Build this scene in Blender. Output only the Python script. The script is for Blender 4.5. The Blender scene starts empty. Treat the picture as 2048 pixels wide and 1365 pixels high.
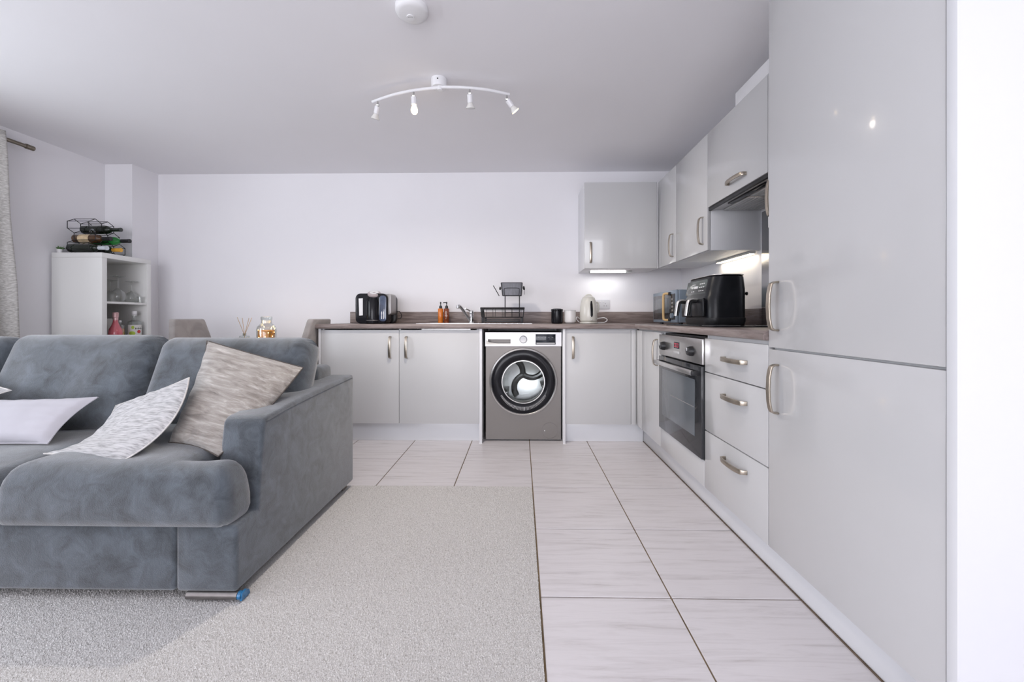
import bpy, bmesh, math, random
import numpy as np
from mathutils import Vector, Matrix

random.seed(7)
S = bpy.context.scene
COL = S.collection
PI = math.pi

# ------------------------------------------------------------------ camera
F_PX, YAW, EYE, CX, CY = 804.4, 0.0174, 0.9604, 1027.6, 637.66     # taken from the 2048 x 1365 photograph
cam = bpy.data.cameras.new('camera')
cam.sensor_width = 36.0
cam.lens = F_PX / 2048 * 36.0
cam.shift_x = -(CX - 1024) / 2048
cam.shift_y = (CY - 682.5) / 2048
cam.clip_start = 0.02
camo = bpy.data.objects.new('camera', cam)
COL.objects.link(camo)
camo.location = (0, 0, EYE)
camo.rotation_euler = (PI / 2, 0, YAW)
S.camera = camo

# ------------------------------------------------------------------ world, daylight, exposure
W = bpy.data.worlds.new('sky')
S.world = W
W.use_nodes = True
W.node_tree.nodes['Background'].inputs[0].default_value = (0.80, 0.88, 1.0, 1)
W.node_tree.nodes['Background'].inputs[1].default_value = 2.0


def area(name, loc, rot, sx, sy, power, color):
    l = bpy.data.lights.new(name, 'AREA')
    l.shape = 'RECTANGLE'
    l.size, l.size_y, l.energy, l.color = sx, sy, power, color
    o = bpy.data.objects.new(name, l)
    COL.objects.link(o)
    o.location, o.rotation_euler = loc, rot
    return o


# daylight entering by the patio doors behind the camera and the window in the left wall
area('daylight_patio_offscreen', (-1.0, -3.48, 1.12), (PI / 2, 0, 0), 3.5, 1.95, 100, (0.98, 0.95, 1.0))
area('daylight_window_offscreen', (-3.64, 1.0, 1.515), (PI / 2, 0, -PI / 2), 1.5, 1.03, 26, (0.90, 0.95, 1.0))

S.view_settings.view_transform = 'Standard'
S.view_settings.look = 'None'
S.view_settings.exposure = 0.1
S.view_settings.gamma = 1.0
S.view_settings.use_curve_mapping = False
S.cycles.use_denoising = True
S.cycles.max_bounces = 9
S.cycles.diffuse_bounces = 5
S.cycles.use_adaptive_sampling = True
S.cycles.adaptive_threshold = 0.02
S.cycles.caustics_reflective = False
S.cycles.caustics_refractive = False
S.cycles.sample_clamp_indirect = 4.0


def PX(u, v, Y):
    """photo pixel -> point on the plane at depth Y"""
    a, b = (u - CX) / F_PX, (CY - v) / F_PX
    d = (a * math.cos(YAW) - math.sin(YAW), a * math.sin(YAW) + math.cos(YAW), b)
    t = Y / d[1]
    return Vector((d[0] * t, Y, EYE + d[2] * t))


# ------------------------------------------------------------------ materials
MATS = {}


def mat(name, col, rough=0.5, metal=0.0, var=None, bump=None, spec=0.5, coat=0.0, trans=0.0, emit=None, stretch=(1, 1, 1),
        sheen=0.0, ramp=None, ior=1.45, rnd=False, distort=0.0, rotz=0.0, detail=4.0):
    """Principled material; var=(scale, amount) mottles the colour, bump=(scale, strength, distance) adds fine relief,
    ramp=[(pos, colour)...] replaces the mottling by a colour ramp"""
    m = bpy.data.materials.new(name)
    m.use_nodes = True
    nt = m.node_tree
    b = nt.nodes['Principled BSDF']
    I = b.inputs
    c4 = (*col, 1)
    I['Base Color'].default_value = c4
    I['Roughness'].default_value = rough
    I['Metallic'].default_value = metal
    I['Specular IOR Level'].default_value = spec
    I['IOR'].default_value = ior
    I['Coat Weight'].default_value = coat
    I['Coat Roughness'].default_value = 0.06
    I['Transmission Weight'].default_value = trans
    I['Sheen Weight'].default_value = sheen
    I['Sheen Roughness'].default_value = 0.6
    if emit:
        I['Emission Color'].default_value = (*emit[0], 1)
        I['Emission Strength'].default_value = emit[1]
    vec = None
    if var or bump or ramp:
        tc = nt.nodes.new('ShaderNodeTexCoord')
        mp = nt.nodes.new('ShaderNodeMapping')
        mp.inputs['Scale'].default_value = stretch
        mp.inputs['Rotation'].default_value = (0, 0, rotz)
        vec = tc.outputs['Object']
        if rnd:
            oi = nt.nodes.new('ShaderNodeObjectInfo')
            mul = nt.nodes.new('ShaderNodeMath'); mul.operation = 'MULTIPLY'; mul.inputs[1].default_value = 37.0
            nt.links.new(oi.outputs['Random'], mul.inputs[0])
            add = nt.nodes.new('ShaderNodeVectorMath'); add.operation = 'ADD'
            nt.links.new(vec, add.inputs[0]); nt.links.new(mul.outputs[0], add.inputs[1])
            vec = add.outputs[0]
        nt.links.new(vec, mp.inputs['Vector'])
        vec = mp.outputs[0]
    if var or ramp:
        n = nt.nodes.new('ShaderNodeTexNoise')
        n.inputs['Scale'].default_value = (var or (8, 0))[0]
        n.inputs['Detail'].default_value = detail
        n.inputs['Roughness'].default_value = 0.68 if detail > 8.5 else 0.5
        n.inputs['Distortion'].default_value = distort
        nt.links.new(vec, n.inputs['Vector'])
        r = nt.nodes.new('ShaderNodeValToRGB')
        e = r.color_ramp.elements
        if ramp:
            e[0].position, e[0].color = ramp[0][0], (*ramp[0][1], 1)
            e[1].position, e[1].color = ramp[-1][0], (*ramp[-1][1], 1)
            for p, c in ramp[1:-1]:
                k = e.new(p); k.color = (*c, 1)
        else:
            a = var[1]
            e[0].position, e[1].position = 0.3, 0.7
            e[0].color = (*[max(0, x * (1 - a)) for x in col], 1)
            e[1].color = (*[min(1, x * (1 + a)) for x in col], 1)
        nt.links.new(n.outputs['Fac'], r.inputs['Fac'])
        nt.links.new(r.outputs['Color'], I['Base Color'])
    if bump:
        n2 = nt.nodes.new('ShaderNodeTexNoise')
        n2.inputs['Scale'].default_value = bump[0]
        n2.inputs['Detail'].default_value = 3
        nt.links.new(vec, n2.inputs['Vector'])
        bp = nt.nodes.new('ShaderNodeBump')
        bp.inputs['Strength'].default_value = bump[1]
        bp.inputs['Distance'].default_value = bump[2] if len(bump) > 2 else 0.002
        nt.links.new(n2.outputs['Fac'], bp.inputs['Height'])
        nt.links.new(bp.outputs['Normal'], I['Normal'])
    MATS[name] = m
    return m


def pane_mat(name, tint=(1, 1, 1), gloss=0.10, edge=0.75, rough=0.02):
    """thin clear glass: mostly see-through with a fresnel reflection"""
    m = bpy.data.materials.new(name)
    m.use_nodes = True
    nt = m.node_tree
    nt.nodes.remove(nt.nodes['Principled BSDF'])
    out = nt.nodes['Material Output']
    t = nt.nodes.new('ShaderNodeBsdfTransparent'); t.inputs[0].default_value = (*tint, 1)
    g = nt.nodes.new('ShaderNodeBsdfGlossy'); g.inputs['Roughness'].default_value = rough
    lw = nt.nodes.new('ShaderNodeLayerWeight'); lw.inputs['Blend'].default_value = 0.35
    ad = nt.nodes.new('ShaderNodeMath'); ad.operation = 'ADD'; ad.inputs[1].default_value = gloss; ad.use_clamp = True
    ml = nt.nodes.new('ShaderNodeMath'); ml.operation = 'MULTIPLY'; ml.inputs[1].default_value = edge
    nt.links.new(lw.outputs['Facing'], ml.inputs[0]); nt.links.new(ml.outputs[0], ad.inputs[0])
    mx = nt.nodes.new('ShaderNodeMixShader')
    nt.links.new(ad.outputs[0], mx.inputs[0]); nt.links.new(t.outputs[0], mx.inputs[1]); nt.links.new(g.outputs[0], mx.inputs[2])
    nt.links.new(mx.outputs[0], out.inputs['Surface'])
    MATS[name] = m
    return m


mat('wall_paint', (0.875, 0.865, 0.89), 0.85, var=(1.3, 0.015), bump=(140, 0.04, 0.001), spec=0.3)
mat('ceiling_paint', (0.875, 0.865, 0.89), 0.9, var=(1.1, 0.015), bump=(160, 0.05, 0.001), spec=0.25)
mat('grout', (0.20, 0.145, 0.085), 0.9, var=(9, 0.35))
mat('tile_stone', (0.7, 0.66, 0.67), 0.34, var=(5.0, 0.1), stretch=(0.6, 8, 1), rnd=True, distort=0.5, detail=9,
    ramp=[(0.28, (0.50, 0.465, 0.465)), (0.42, (0.66, 0.63, 0.64)), (0.55, (0.73, 0.70, 0.715)), (0.75, (0.69, 0.66, 0.675))], bump=(9, 0.05, 0.0008))
mat('carpet_back', (0.60, 0.585, 0.57), 0.95, var=(240, 0.25), bump=(260, 0.6, 0.004))
mat('carpet_pile', (0.7, 0.68, 0.65), 0.95, var=(170, 0.3), spec=0.1, detail=5,
    ramp=[(0.30, (0.36, 0.34, 0.32)), (0.45, (0.67, 0.655, 0.64)), (0.62, (0.80, 0.785, 0.775)), (0.8, (0.87, 0.86, 0.85))])
mat('gloss_grey', (0.585, 0.585, 0.59), 0.20, var=(0.9, 0.012), spec=0.5, coat=0.5)
mat('satin_grey', (0.585, 0.585, 0.59), 0.38, var=(0.9, 0.012), spec=0.45)
mat('white_board', (0.80, 0.80, 0.82), 0.38, var=(2, 0.015))
mat('white_gloss', (0.75, 0.76, 0.785), 0.22, var=(1.2, 0.01))
mat('nickel', (0.47, 0.415, 0.345), 0.30, 1.0, var=(60, 0.06), stretch=(1, 1, 8))
WT = [(0.22, (0.115, 0.088, 0.082)), (0.45, (0.215, 0.172, 0.160)), (0.6, (0.30, 0.25, 0.235)), (0.8, (0.20, 0.155, 0.145))]
mat('worktop_back', (0.2, 0.16, 0.15), 0.42, var=(7, 0.2), stretch=(0.8, 9, 9), ramp=WT, distort=0.6, detail=8, bump=(40, 0.08, 0.0006))
mat('worktop_right', (0.2, 0.16, 0.15), 0.42, var=(7, 0.2), stretch=(9, 0.8, 9), ramp=WT, distort=0.6, detail=8, bump=(40, 0.08, 0.0006))
mat('steel', (0.62, 0.61, 0.60), 0.28, 1.0, var=(30, 0.05), stretch=(12, 12, 0.6))
mat('splash_steel', (0.50, 0.50, 0.51), 0.25, 1.0, var=(30, 0.05), stretch=(1, 14, 0.6))
mat('chrome', (0.58, 0.58, 0.58), 0.10, 1.0, var=(5, 0.02))
mat('machine_grey', (0.215, 0.20, 0.19), 0.42, 0.65, var=(3, 0.03))
mat('fascia_silver', (0.56, 0.55, 0.55), 0.36, 0.7, var=(3, 0.03))
mat('black_gloss', (0.010, 0.010, 0.013), 0.14, var=(4, 0.2), spec=0.3)
mat('black_satin', (0.018, 0.018, 0.02), 0.4, var=(30, 0.2))
mat('black_wire', (0.015, 0.015, 0.017), 0.45, 0.2, var=(30, 0.2))
mat('oven_glass', (0.03, 0.032, 0.036), 0.08, var=(3, 0.1), spec=0.7)
mat('oven_window', (0.13, 0.145, 0.16), 0.10, var=(3, 0.08), spec=0.6)
mat('display', (0.015, 0.02, 0.03), 0.1, var=(40, 0.3))
mat('red_segment', (0.5, 0.05, 0.08), 0.4, emit=((1.0, 0.12, 0.18), 0.35), var=(40, 0.1))
mat('sofa_velvet', (0.066, 0.079, 0.094), 0.9, var=(13, 0.62), bump=(300, 0.5, 0.0025), sheen=0.55, spec=0.15, distort=0.7, detail=10)
mat('sofa_dark', (0.03, 0.033, 0.038), 0.95, var=(10, 0.2))
mat('chair_velvet', (0.33, 0.30, 0.285), 0.85, var=(9, 0.22), bump=(150, 0.3, 0.001), sheen=0.4, spec=0.2, distort=0.8)
mat('lilac_cotton', (0.47, 0.46, 0.50), 0.9, var=(7, 0.05), bump=(500, 0.25, 0.0006), sheen=0.15, spec=0.2)
mat('woven_white', (0.5, 0.5, 0.5), 0.75, var=(75, 0.2), stretch=(0.25, 2.6, 1), rotz=1.2, detail=5,
    ramp=[(0.30, (0.22, 0.215, 0.215)), (0.47, (0.41, 0.405, 0.41)), (0.66, (0.56, 0.55, 0.555))], bump=(90, 0.7, 0.003), sheen=0.2)
mat('crushed_velvet', (0.3, 0.27, 0.24), 0.5, var=(24, 0.3), stretch=(0.3, 2.2, 1), rotz=-0.05, distort=0.6, detail=10,
    ramp=[(0.30, (0.10, 0.085, 0.072)), (0.44, (0.24, 0.21, 0.185)), (0.56, (0.33, 0.30, 0.27)), (0.72, (0.55, 0.52, 0.49))],
    bump=(22, 0.6, 0.005), sheen=0.45)
mat('seam_dark', (0.10, 0.085, 0.075), 0.8, var=(50, 0.3))
mat('seam_light', (0.62, 0.60, 0.58), 0.8, var=(50, 0.2))
mat('foot_metal', (0.30, 0.28, 0.27), 0.35, 0.9, var=(30, 0.1))
mat('blue_film', (0.03, 0.17, 0.36), 0.15, var=(60, 0.35), coat=0.6)
mat('curtain_weave', (0.47, 0.455, 0.43), 0.9, var=(70, 0.25), stretch=(1, 0.5, 3.2), detail=6,
    ramp=[(0.3, (0.36, 0.35, 0.33)), (0.52, (0.57, 0.555, 0.53)), (0.72, (0.74, 0.73, 0.71))], bump=(220, 0.5, 0.002), sheen=0.1)
mat('pole_brass', (0.24, 0.21, 0.17), 0.35, 1.0, var=(30, 0.1))
mat('shelf_white', (0.82, 0.82, 0.80), 0.5, var=(2, 0.01))
mat('warm_white', (0.78, 0.76, 0.72), 0.45, var=(2, 0.02))
mat('cream_enamel', (0.66, 0.65, 0.60), 0.28, var=(3, 0.02), coat=0.4)
mat('white_ceramic', (0.78, 0.77, 0.77), 0.3, var=(5, 0.02), coat=0.2)
mat('white_plastic', (0.82, 0.82, 0.83), 0.4, var=(5, 0.01))
mat('socket_plate', (0.66, 0.66, 0.69), 0.35, var=(5, 0.01))
mat('grey_plastic', (0.55, 0.55, 0.56), 0.45, var=(5, 0.03))
mat('microwave_blue', (0.20, 0.25, 0.31), 0.35, 0.15, var=(4, 0.04))
mat('pale_wood', (0.62, 0.42, 0.20), 0.5, var=(12, 0.15), stretch=(6, 6, 0.7))
mat('reed_wood', (0.48, 0.33, 0.20), 0.7, var=(40, 0.2))
mat('fryer_black', (0.012, 0.013, 0.016), 0.32, var=(18, 0.25), spec=0.35)
mat('fryer_panel', (0.10, 0.115, 0.11), 0.18, var=(12, 0.25))
mat('silver_trim', (0.66, 0.65, 0.64), 0.25, 0.9, var=(20, 0.05))
mat('amber_orange', (0.70, 0.19, 0.02), 0.2, var=(9, 0.15), coat=0.3)
mat('amber_brown', (0.22, 0.05, 0.015), 0.16, var=(5, 0.45), stretch=(1, 1, 1.5), coat=0.5)
mat('label_gold', (0.70, 0.52, 0.42), 0.5, var=(30, 0.1))
mat('panel_blue', (0.055, 0.075, 0.13), 0.12, var=(14, 0.35), coat=0.5)
mat('prep_silver', (0.34, 0.33, 0.33), 0.4, 0.4, var=(5, 0.05))
mat('prep_lid', (0.42, 0.36, 0.37), 0.35, var=(8, 0.08))
mat('bottle_dark', (0.010, 0.016, 0.010), 0.08, var=(4, 0.2), coat=0.6)
mat('bottle_green', (0.03, 0.24, 0.05), 0.07, var=(4, 0.25), coat=0.6)
mat('bottle_brown', (0.09, 0.045, 0.02), 0.1, var=(4, 0.25), coat=0.6)
mat('foil_orange', (0.75, 0.40, 0.05), 0.4, var=(30, 0.1))
mat('foil_white', (0.62, 0.65, 0.70), 0.35, var=(30, 0.1))
mat('foil_black', (0.02, 0.02, 0.022), 0.35, var=(30, 0.2))
mat('label_white', (0.72, 0.71, 0.68), 0.6, var=(30, 0.05))
mat('label_cream', (0.72, 0.56, 0.35), 0.6, var=(20, 0.25))
mat('pink_glass', (0.60, 0.13, 0.16), 0.10, var=(5, 0.2), coat=0.6)
mat('pink_foil', (0.66, 0.42, 0.42), 0.3, 0.4, var=(40, 0.2))
mat('lime_print', (0.42, 0.58, 0.06), 0.5, var=(20, 0.15))
mat('red_print', (0.58, 0.05, 0.05), 0.5, var=(20, 0.1))
mat('ink', (0.02, 0.02, 0.02), 0.6, var=(20, 0.1))
mat('amber_liquid', (0.62, 0.24, 0.03), 0.1, var=(6, 0.2), coat=0.5)
mat('lamp_liquid', (0.60, 0.24, 0.02), 0.2, var=(6, 0.2))
mat('fairy_glow', (1.0, 0.75, 0.35), 0.4, emit=((1.0, 0.72, 0.28), 9.0), var=(6, 0.05))
mat('oil', (0.36, 0.30, 0.14), 0.15, var=(9, 0.15), coat=0.4)
mat('leaf', (0.10, 0.19, 0.07), 0.5, var=(20, 0.3))
mat('lamp_white', (0.80, 0.80, 0.82), 0.28, var=(5, 0.01))
mat('lamp_glow', (1.0, 0.9, 0.7), 0.4, emit=((1.0, 0.74, 0.40), 7.0), var=(5, 0.02))
mat('lamp_off', (0.74, 0.73, 0.70), 0.25, var=(5, 0.05))
mat('led_glow', (1, 1, 1), 0.4, emit=((1.0, 0.99, 0.97), 4.0), var=(5, 0.01))
mat('led_warm', (1, 0.95, 0.85), 0.4, emit=((1.0, 0.88, 0.68), 4.5), var=(5, 0.01))
mat('led_body', (0.50, 0.51, 0.50), 0.4, var=(5, 0.03))
mat('dirt_strip', (0.12, 0.085, 0.06), 0.8, var=(20, 0.4))
mat('caddy_grey', (0.17, 0.175, 0.20), 0.45, var=(20, 0.15), stretch=(3, 3, 1))
mat('drum_steel', (0.50, 0.485, 0.47), 0.27, 1.0, var=(9, 0.1))
pane_mat('clear_glass', (0.97, 0.98, 0.98), 0.05)
pane_mat('drink_glass', (0.93, 0.94, 0.93), 0.06)
pane_mat('door_glass', (0.90, 0.95, 0.955), 0.01, 0.25)
pane_mat('bottle_clear', (0.90, 0.93, 0.92), 0.07)


# ------------------------------------------------------------------ mesh helpers
def bmn():
    return bmesh.new()


def bx(bm, x0, x1, y0, y1, z0, z1):
    v = [bm.verts.new(p) for p in ((x0, y0, z0), (x1, y0, z0), (x1, y1, z0), (x0, y1, z0), (x0, y0, z1), (x1, y0, z1), (x1, y1, z1), (x0, y1, z1))]
    for f in ((3, 2, 1, 0), (4, 5, 6, 7), (0, 1, 5, 4), (1, 2, 6, 5), (2, 3, 7, 6), (3, 0, 4, 7)):
        bm.faces.new([v[i] for i in f])
    return bm


def bevel(bm, r, seg=2, angle=0.5):
    if r <= 0:
        return bm
    bm.normal_update()
    es = [e for e in bm.edges if len(e.link_faces) == 2 and e.calc_face_angle(0) > angle]
    bmesh.ops.bevel(bm, geom=es, offset=r, segments=seg, profile=0.5, affect='EDGES', clamp_overlap=True)
    return bm


def prism(bm, pts, axis, lo, hi):
    """extrude a polygon; axis 'x': pts are (y,z), 'y': (x,z), 'z': (x,y)"""
    def P(p, h):
        return {'x': (h, p[0], p[1]), 'y': (p[0], h, p[1]), 'z': (p[0], p[1], h)}[axis]
    a = [bm.verts.new(P(p, lo)) for p in pts]
    b = [bm.verts.new(P(p, hi)) for p in pts]
    n = len(pts)
    fs = [bm.faces.new(a), bm.faces.new(b[::-1])]
    for i in range(n):
        fs.append(bm.faces.new((a[i], b[i], b[(i + 1) % n], a[(i + 1) % n])))
    bmesh.ops.recalc_face_normals(bm, faces=fs)
    return bm


def rrect(x0, x1, y0, y1, r, n=5):
    pts = []
    for cx, cy, a0 in ((x1 - r, y1 - r, 0), (x0 + r, y1 - r, 90), (x0 + r, y0 + r, 180), (x1 - r, y0 + r, 270)):
        for k in range(n + 1):
            a = math.radians(a0 + 90 * k / n)
            pts.append((cx + r * math.cos(a), cy + r * math.sin(a)))
    return pts


def frame_of(d):
    d = Vector(d).normalized()
    u = d.cross(Vector((0, 0, 1)))
    if u.length < 1e-4:
        u = Vector((1, 0, 0))
    u.normalize()
    return d, u, d.cross(u).normalized()


def lathe(bm, prof, c=(0, 0, 0), d=(0, 0, 1), seg=20, cap=True):
    """revolve (radius, height) pairs about axis d through c"""
    d, u, w = frame_of(d)
    c = Vector(c)
    rings = []
    fs = []
    for r, h in prof:
        if r < 1e-6:
            rings.append([bm.verts.new(c + d * h)])
        else:
            rings.append([bm.verts.new(c + d * h + u * (r * math.cos(2 * PI * k / seg)) + w * (r * math.sin(2 * PI * k / seg))) for k in range(seg)])
    for a, b in zip(rings, rings[1:]):
        for k in range(seg):
            k2 = (k + 1) % seg
            if len(a) == 1 and len(b) == 1:
                continue
            if len(a) == 1:
                fs.append(bm.faces.new((a[0], b[k2], b[k])))
            elif len(b) == 1:
                fs.append(bm.faces.new((a[k], a[k2], b[0])))
            else:
                fs.append(bm.faces.new((a[k], a[k2], b[k2], b[k])))
    if cap:
        for rg in (rings[0], rings[-1]):
            if len(rg) > 2:
                fs.append(bm.faces.new(rg))
    bmesh.ops.recalc_face_normals(bm, faces=fs)
    return bm


def tube(bm, pts, r, seg=8, closed=False):
    pts = [Vector(p) for p in pts]
    n = len(pts)
    rings = []
    prev = None
    for i, p in enumerate(pts):
        a = pts[(i - 1) % n] if (closed or i > 0) else p
        b = pts[(i + 1) % n] if (closed or i < n - 1) else p
        t = (b - a).normalized()
        if prev is None:
            _, u, w = frame_of(t)
        else:
            u = (prev - t * prev.dot(t))
            u = u.normalized() if u.length > 1e-6 else frame_of(t)[1]
            w = t.cross(u)
        prev = u
        rings.append([bm.verts.new(p + u * (r * math.cos(2 * PI * k / seg)) + w * (r * math.sin(2 * PI * k / seg))) for k in range(seg)])
    fs = []
    rng = range(n) if closed else range(n - 1)
    for i in rng:
        a, b = rings[i], rings[(i + 1) % n]
        for k in range(seg):
            fs.append(bm.faces.new((a[k], a[(k + 1) % seg], b[(k + 1) % seg], b[k])))
    if not closed:
        fs.append(bm.faces.new(rings[0])); fs.append(bm.faces.new(rings[-1]))
    bmesh.ops.recalc_face_normals(bm, faces=fs)
    return bm


def smooth_path(pts, n=6):
    pts = [Vector(p) for p in pts]
    out = []
    for i in range(len(pts) - 1):
        p0, p1, p2, p3 = pts[max(i - 1, 0)], pts[i], pts[i + 1], pts[min(i + 2, len(pts) - 1)]
        for k in range(n):
            t = k / n
            out.append(0.5 * ((2 * p1) + (p2 - p0) * t + (2 * p0 - 5 * p1 + 4 * p2 - p3) * t * t + (3 * p1 - p0 - 3 * p2 + p3) * t ** 3))
    out.append(pts[-1])
    return out


def obj(name, bm, material, parent=None, smooth=False, angle=35, local=False, label=None):
    """bmesh (in world coordinates unless local) -> one mesh object, parented"""
    if parent is not None and not local:
        root = parent
        while root.parent:
            root = root.parent
        bm.transform(Matrix.Translation(-root.location))
    me = bpy.data.meshes.new(name)
    bm.to_mesh(me)
    bm.free()
    if smooth:
        me.shade_smooth()
        me.set_sharp_from_angle(angle=math.radians(angle))
    me.materials.append(MATS[material])
    o = bpy.data.objects.new(name, me)
    COL.objects.link(o)
    o.parent = parent
    if label:
        o['label'] = label
    return o


def box(name, ext, material, parent=None, r=0.0, seg=2, label=None):
    return obj(name, bevel(bx(bmn(), *ext), r, seg), material, parent, smooth=r > 0, label=label)


def thing(name, label, cat, loc=(0, 0, 0), rotz=0.0, group=None):
    o = bpy.data.objects.new(name, None)
    COL.objects.link(o)
    o.empty_display_size = 0.05
    o.location = loc
    o.rotation_euler = (0, 0, rotz)
    return tag(o, label, cat, group)


def tag(o, label, cat, group=None):
    o['label'] = label
    o['category'] = cat
    if group:
        o['group'] = group
    return o


def struct(name, bm, material, label=None, parent=None, smooth=False):
    o = obj(name, bm, material, parent, smooth)
    if parent is None:
        o['kind'] = 'structure'
        if label:
            o['label'] = label
    return o


# ------------------------------------------------------------------ room shell
XL, XR, YB, YR, ZC = -3.61, 1.454, 3.681, -3.40, 2.301
T = 0.12
struct('ceiling', bx(bmn(), XL - T, XR + T, YR - T, YB + T, ZC, ZC + T), 'ceiling_paint', 'plain white painted ceiling')
struct('wall_back', bx(bmn(), XL - T, XR + T, YB, YB + T, -0.1, ZC), 'wall_paint', 'white painted wall behind the sink worktop')
struct('wall_right', bx(bmn(), XR, XR + T, YR - T, YB, -0.1, ZC), 'wall_paint', 'white painted wall behind the oven and fridge units')
struct('wall_corner', bx(bmn(), XL, -3.37, 3.43, YB, -0.02, ZC), 'wall_paint', 'white boxed-in pipe corner beside the white shelf unit')
bm = bmn()                                                     # left wall with a window opening
bx(bm, XL - T, XL, YR - T, 0.2, -0.1, ZC); bx(bm, XL - T, XL, 1.8, YB, -0.1, ZC)
bx(bm, XL - T, XL, 0.2, 1.8, -0.1, 0.95); bx(bm, XL - T, XL, 0.2, 1.8, 2.08, ZC)
struct('wall_left', bm, 'wall_paint', 'white painted wall with the curtain pole')
bm = bmn()                                                     # rear wall with the patio opening
bx(bm, XL, -2.8, YR - T, YR, -0.1, ZC); bx(bm, 0.8, XR, YR - T, YR, -0.1, ZC); bx(bm, -2.8, 0.8, YR - T, YR, 2.12, ZC)
bx(bm, -2.8, 0.8, YR - T, YR, -0.1, 0.06)
struct('wall_rear', bm, 'wall_paint', 'white painted wall around the patio doors')


def window(name, label, axis, c, a0, a1, z0, z1, bars):
    bm = bmn()
    w = 0.05
    def piece(p0, p1, q0, q1):
        if axis == 'y':
            bx(bm, p0, p1, c - 0.03, c + 0.03, q0, q1)
        else:
            bx(bm, c - 0.03, c + 0.03, p0, p1, q0, q1)
    piece(a0, a1, z0, z0 + w); piece(a0, a1, z1 - w, z1)
    for b in [a0] + bars + [a1 - w]:
        piece(b, b + w, z0 + w, z1 - w)
    fr = struct(name, bm, 'white_gloss', label)
    g = bmn()
    if axis == 'y':
        bx(g, a0 + w, a1 - w, c - 0.004, c + 0.004, z0 + w, z1 - w)
    else:
        bx(g, c - 0.004, c + 0.004, a0 + w, a1 - w, z0 + w, z1 - w)
    obj('pane', g, 'clear_glass', fr)
    return fr


window('window_1', 'white framed patio doors', 'y', YR - 0.10, -2.8, 0.8, 0.06, 2.12, [-1.62, -0.42])
window('window_2', 'white framed window behind the curtain', 'x', XL - 0.09, 0.2, 1.8, 0.95, 2.08, [0.98])

# floor: screed with every tile as its own piece
floor = struct('floor', bx(bmn(), XL, XR, YR, YB, -0.10, -0.004), 'grout', 'pale stone-look square floor tiles with brown grout')
TS, GX, GY, GAP = 0.45, 0.0673, 2.7395, 0.0055
tile_me = {}
for i in range(-9, 4):
    for j in range(-3, 14):
        x0, x1 = GX + i * TS, GX + (i + 1) * TS
        y0, y1 = GY - j * TS, GY - (j - 1) * TS
        x0, x1, y0, y1 = max(x0, XL), min(x1, XR), max(y0, YR), min(y1, YB)
        if x1 - x0 < 0.02 or y1 - y0 < 0.02:
            continue
        if i < 0 and y1 < GY - TS + 0.01:
            continue                                            # carpet there
        g = GAP / 2
        key = (round(x1 - x0, 3), round(y1 - y0, 3))
        if key not in tile_me:
            bm = bevel(bx(bmn(), g, key[0] - g, g, key[1] - g, -0.006, 0.0), 0.0012, 1)
            o = obj('tile', bm, 'tile_stone', floor, local=True)
            tile_me[key] = o.data
        else:
            o = bpy.data.objects.new('tile', tile_me[key])
            COL.objects.link(o)
            o.parent = floor
        o.location = (x0, y0, 0)

# carpet with real pile where the photo shows it
CE_X, CE_Y = GX - 0.004, GY - TS - 0.004
carpet = struct('carpet', bx(bmn(), XL, CE_X, YR, CE_Y, -0.004, 0.004), 'carpet_back')
carpet['kind'] = 'stuff'
tag(carpet, 'pale grey speckled loop carpet under the sofa', 'carpet')
rng = np.random.default_rng(3)
pts = []
for (ax, bx_, ay, by) in ((-0.965, CE_X, 0.55, CE_Y), (-2.35, -0.965, 0.55, 1.44)):
    sp = 0.0048
    nx, ny = int((bx_ - ax) / sp), int((by - ay) / sp)
    gx, gy = np.meshgrid(np.linspace(ax + .002, bx_ - .003, nx), np.linspace(ay, by - .003, ny))
    pts.append(np.stack([gx.ravel(), gy.ravel()], 1) + rng.uniform(-0.0022, 0.0022, (nx * ny, 2)))
pts = np.concatenate(pts)
pts[:, 0] = np.minimum(pts[:, 0], CE_X - 0.001)
n = len(pts)
ang = rng.uniform(0, 2 * PI, n)
rad = rng.uniform(0.0022, 0.0036, n)
hgt = rng.uniform(0.002, 0.0052, n)
V = np.zeros((n, 4, 3), np.float32)
for k in range(3):
    V[:, k, 0] = pts[:, 0] + rad * np.cos(ang + k * 2 * PI / 3)
    V[:, k, 1] = pts[:, 1] + rad * np.sin(ang + k * 2 * PI / 3)
    V[:, k, 2] = 0.0035
V[:, 3, 0] = pts[:, 0] + rng.uniform(-0.002, 0.002, n)
V[:, 3, 1] = pts[:, 1] + rng.uniform(-0.002, 0.002, n)
V[:, 3, 2] = 0.0035 + hgt
b4 = np.arange(n)[:, None] * 4
Fi = np.concatenate([b4 + np.array([0, 1, 3]), b4 + np.array([1, 2, 3]), b4 + np.array([2, 0, 3])]).astype(np.int32)
me = bpy.data.meshes.new('pile')
me.vertices.add(n * 4); me.vertices.foreach_set('co', V.ravel())
nf = len(Fi)
me.loops.add(nf * 3); me.loops.foreach_set('vertex_index', Fi.ravel())
me.polygons.add(nf); me.polygons.foreach_set('loop_start', np.arange(0, nf * 3, 3, dtype=np.int32))
me.update(calc_edges=True)
me.materials.append(MATS['carpet_pile'])
po = bpy.data.objects.new('pile', me)
COL.objects.link(po)
po.parent = carpet
po['kind'] = 'stuff'

struct('baseboard_left', bx(bmn(), XL, XL + 0.014, YR, 3.02, 0.004, 0.10), 'white_gloss', 'white skirting board below the curtain')
struct('baseboard_back', bx(bmn(), -3.37, -1.585, YB - 0.014, YB, 0.001, 0.10), 'white_gloss', 'white skirting board behind the dining table')

# ------------------------------------------------------------------ kitchen units
TOP, WTH = 0.918, 0.036
HL = 0.166


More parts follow.
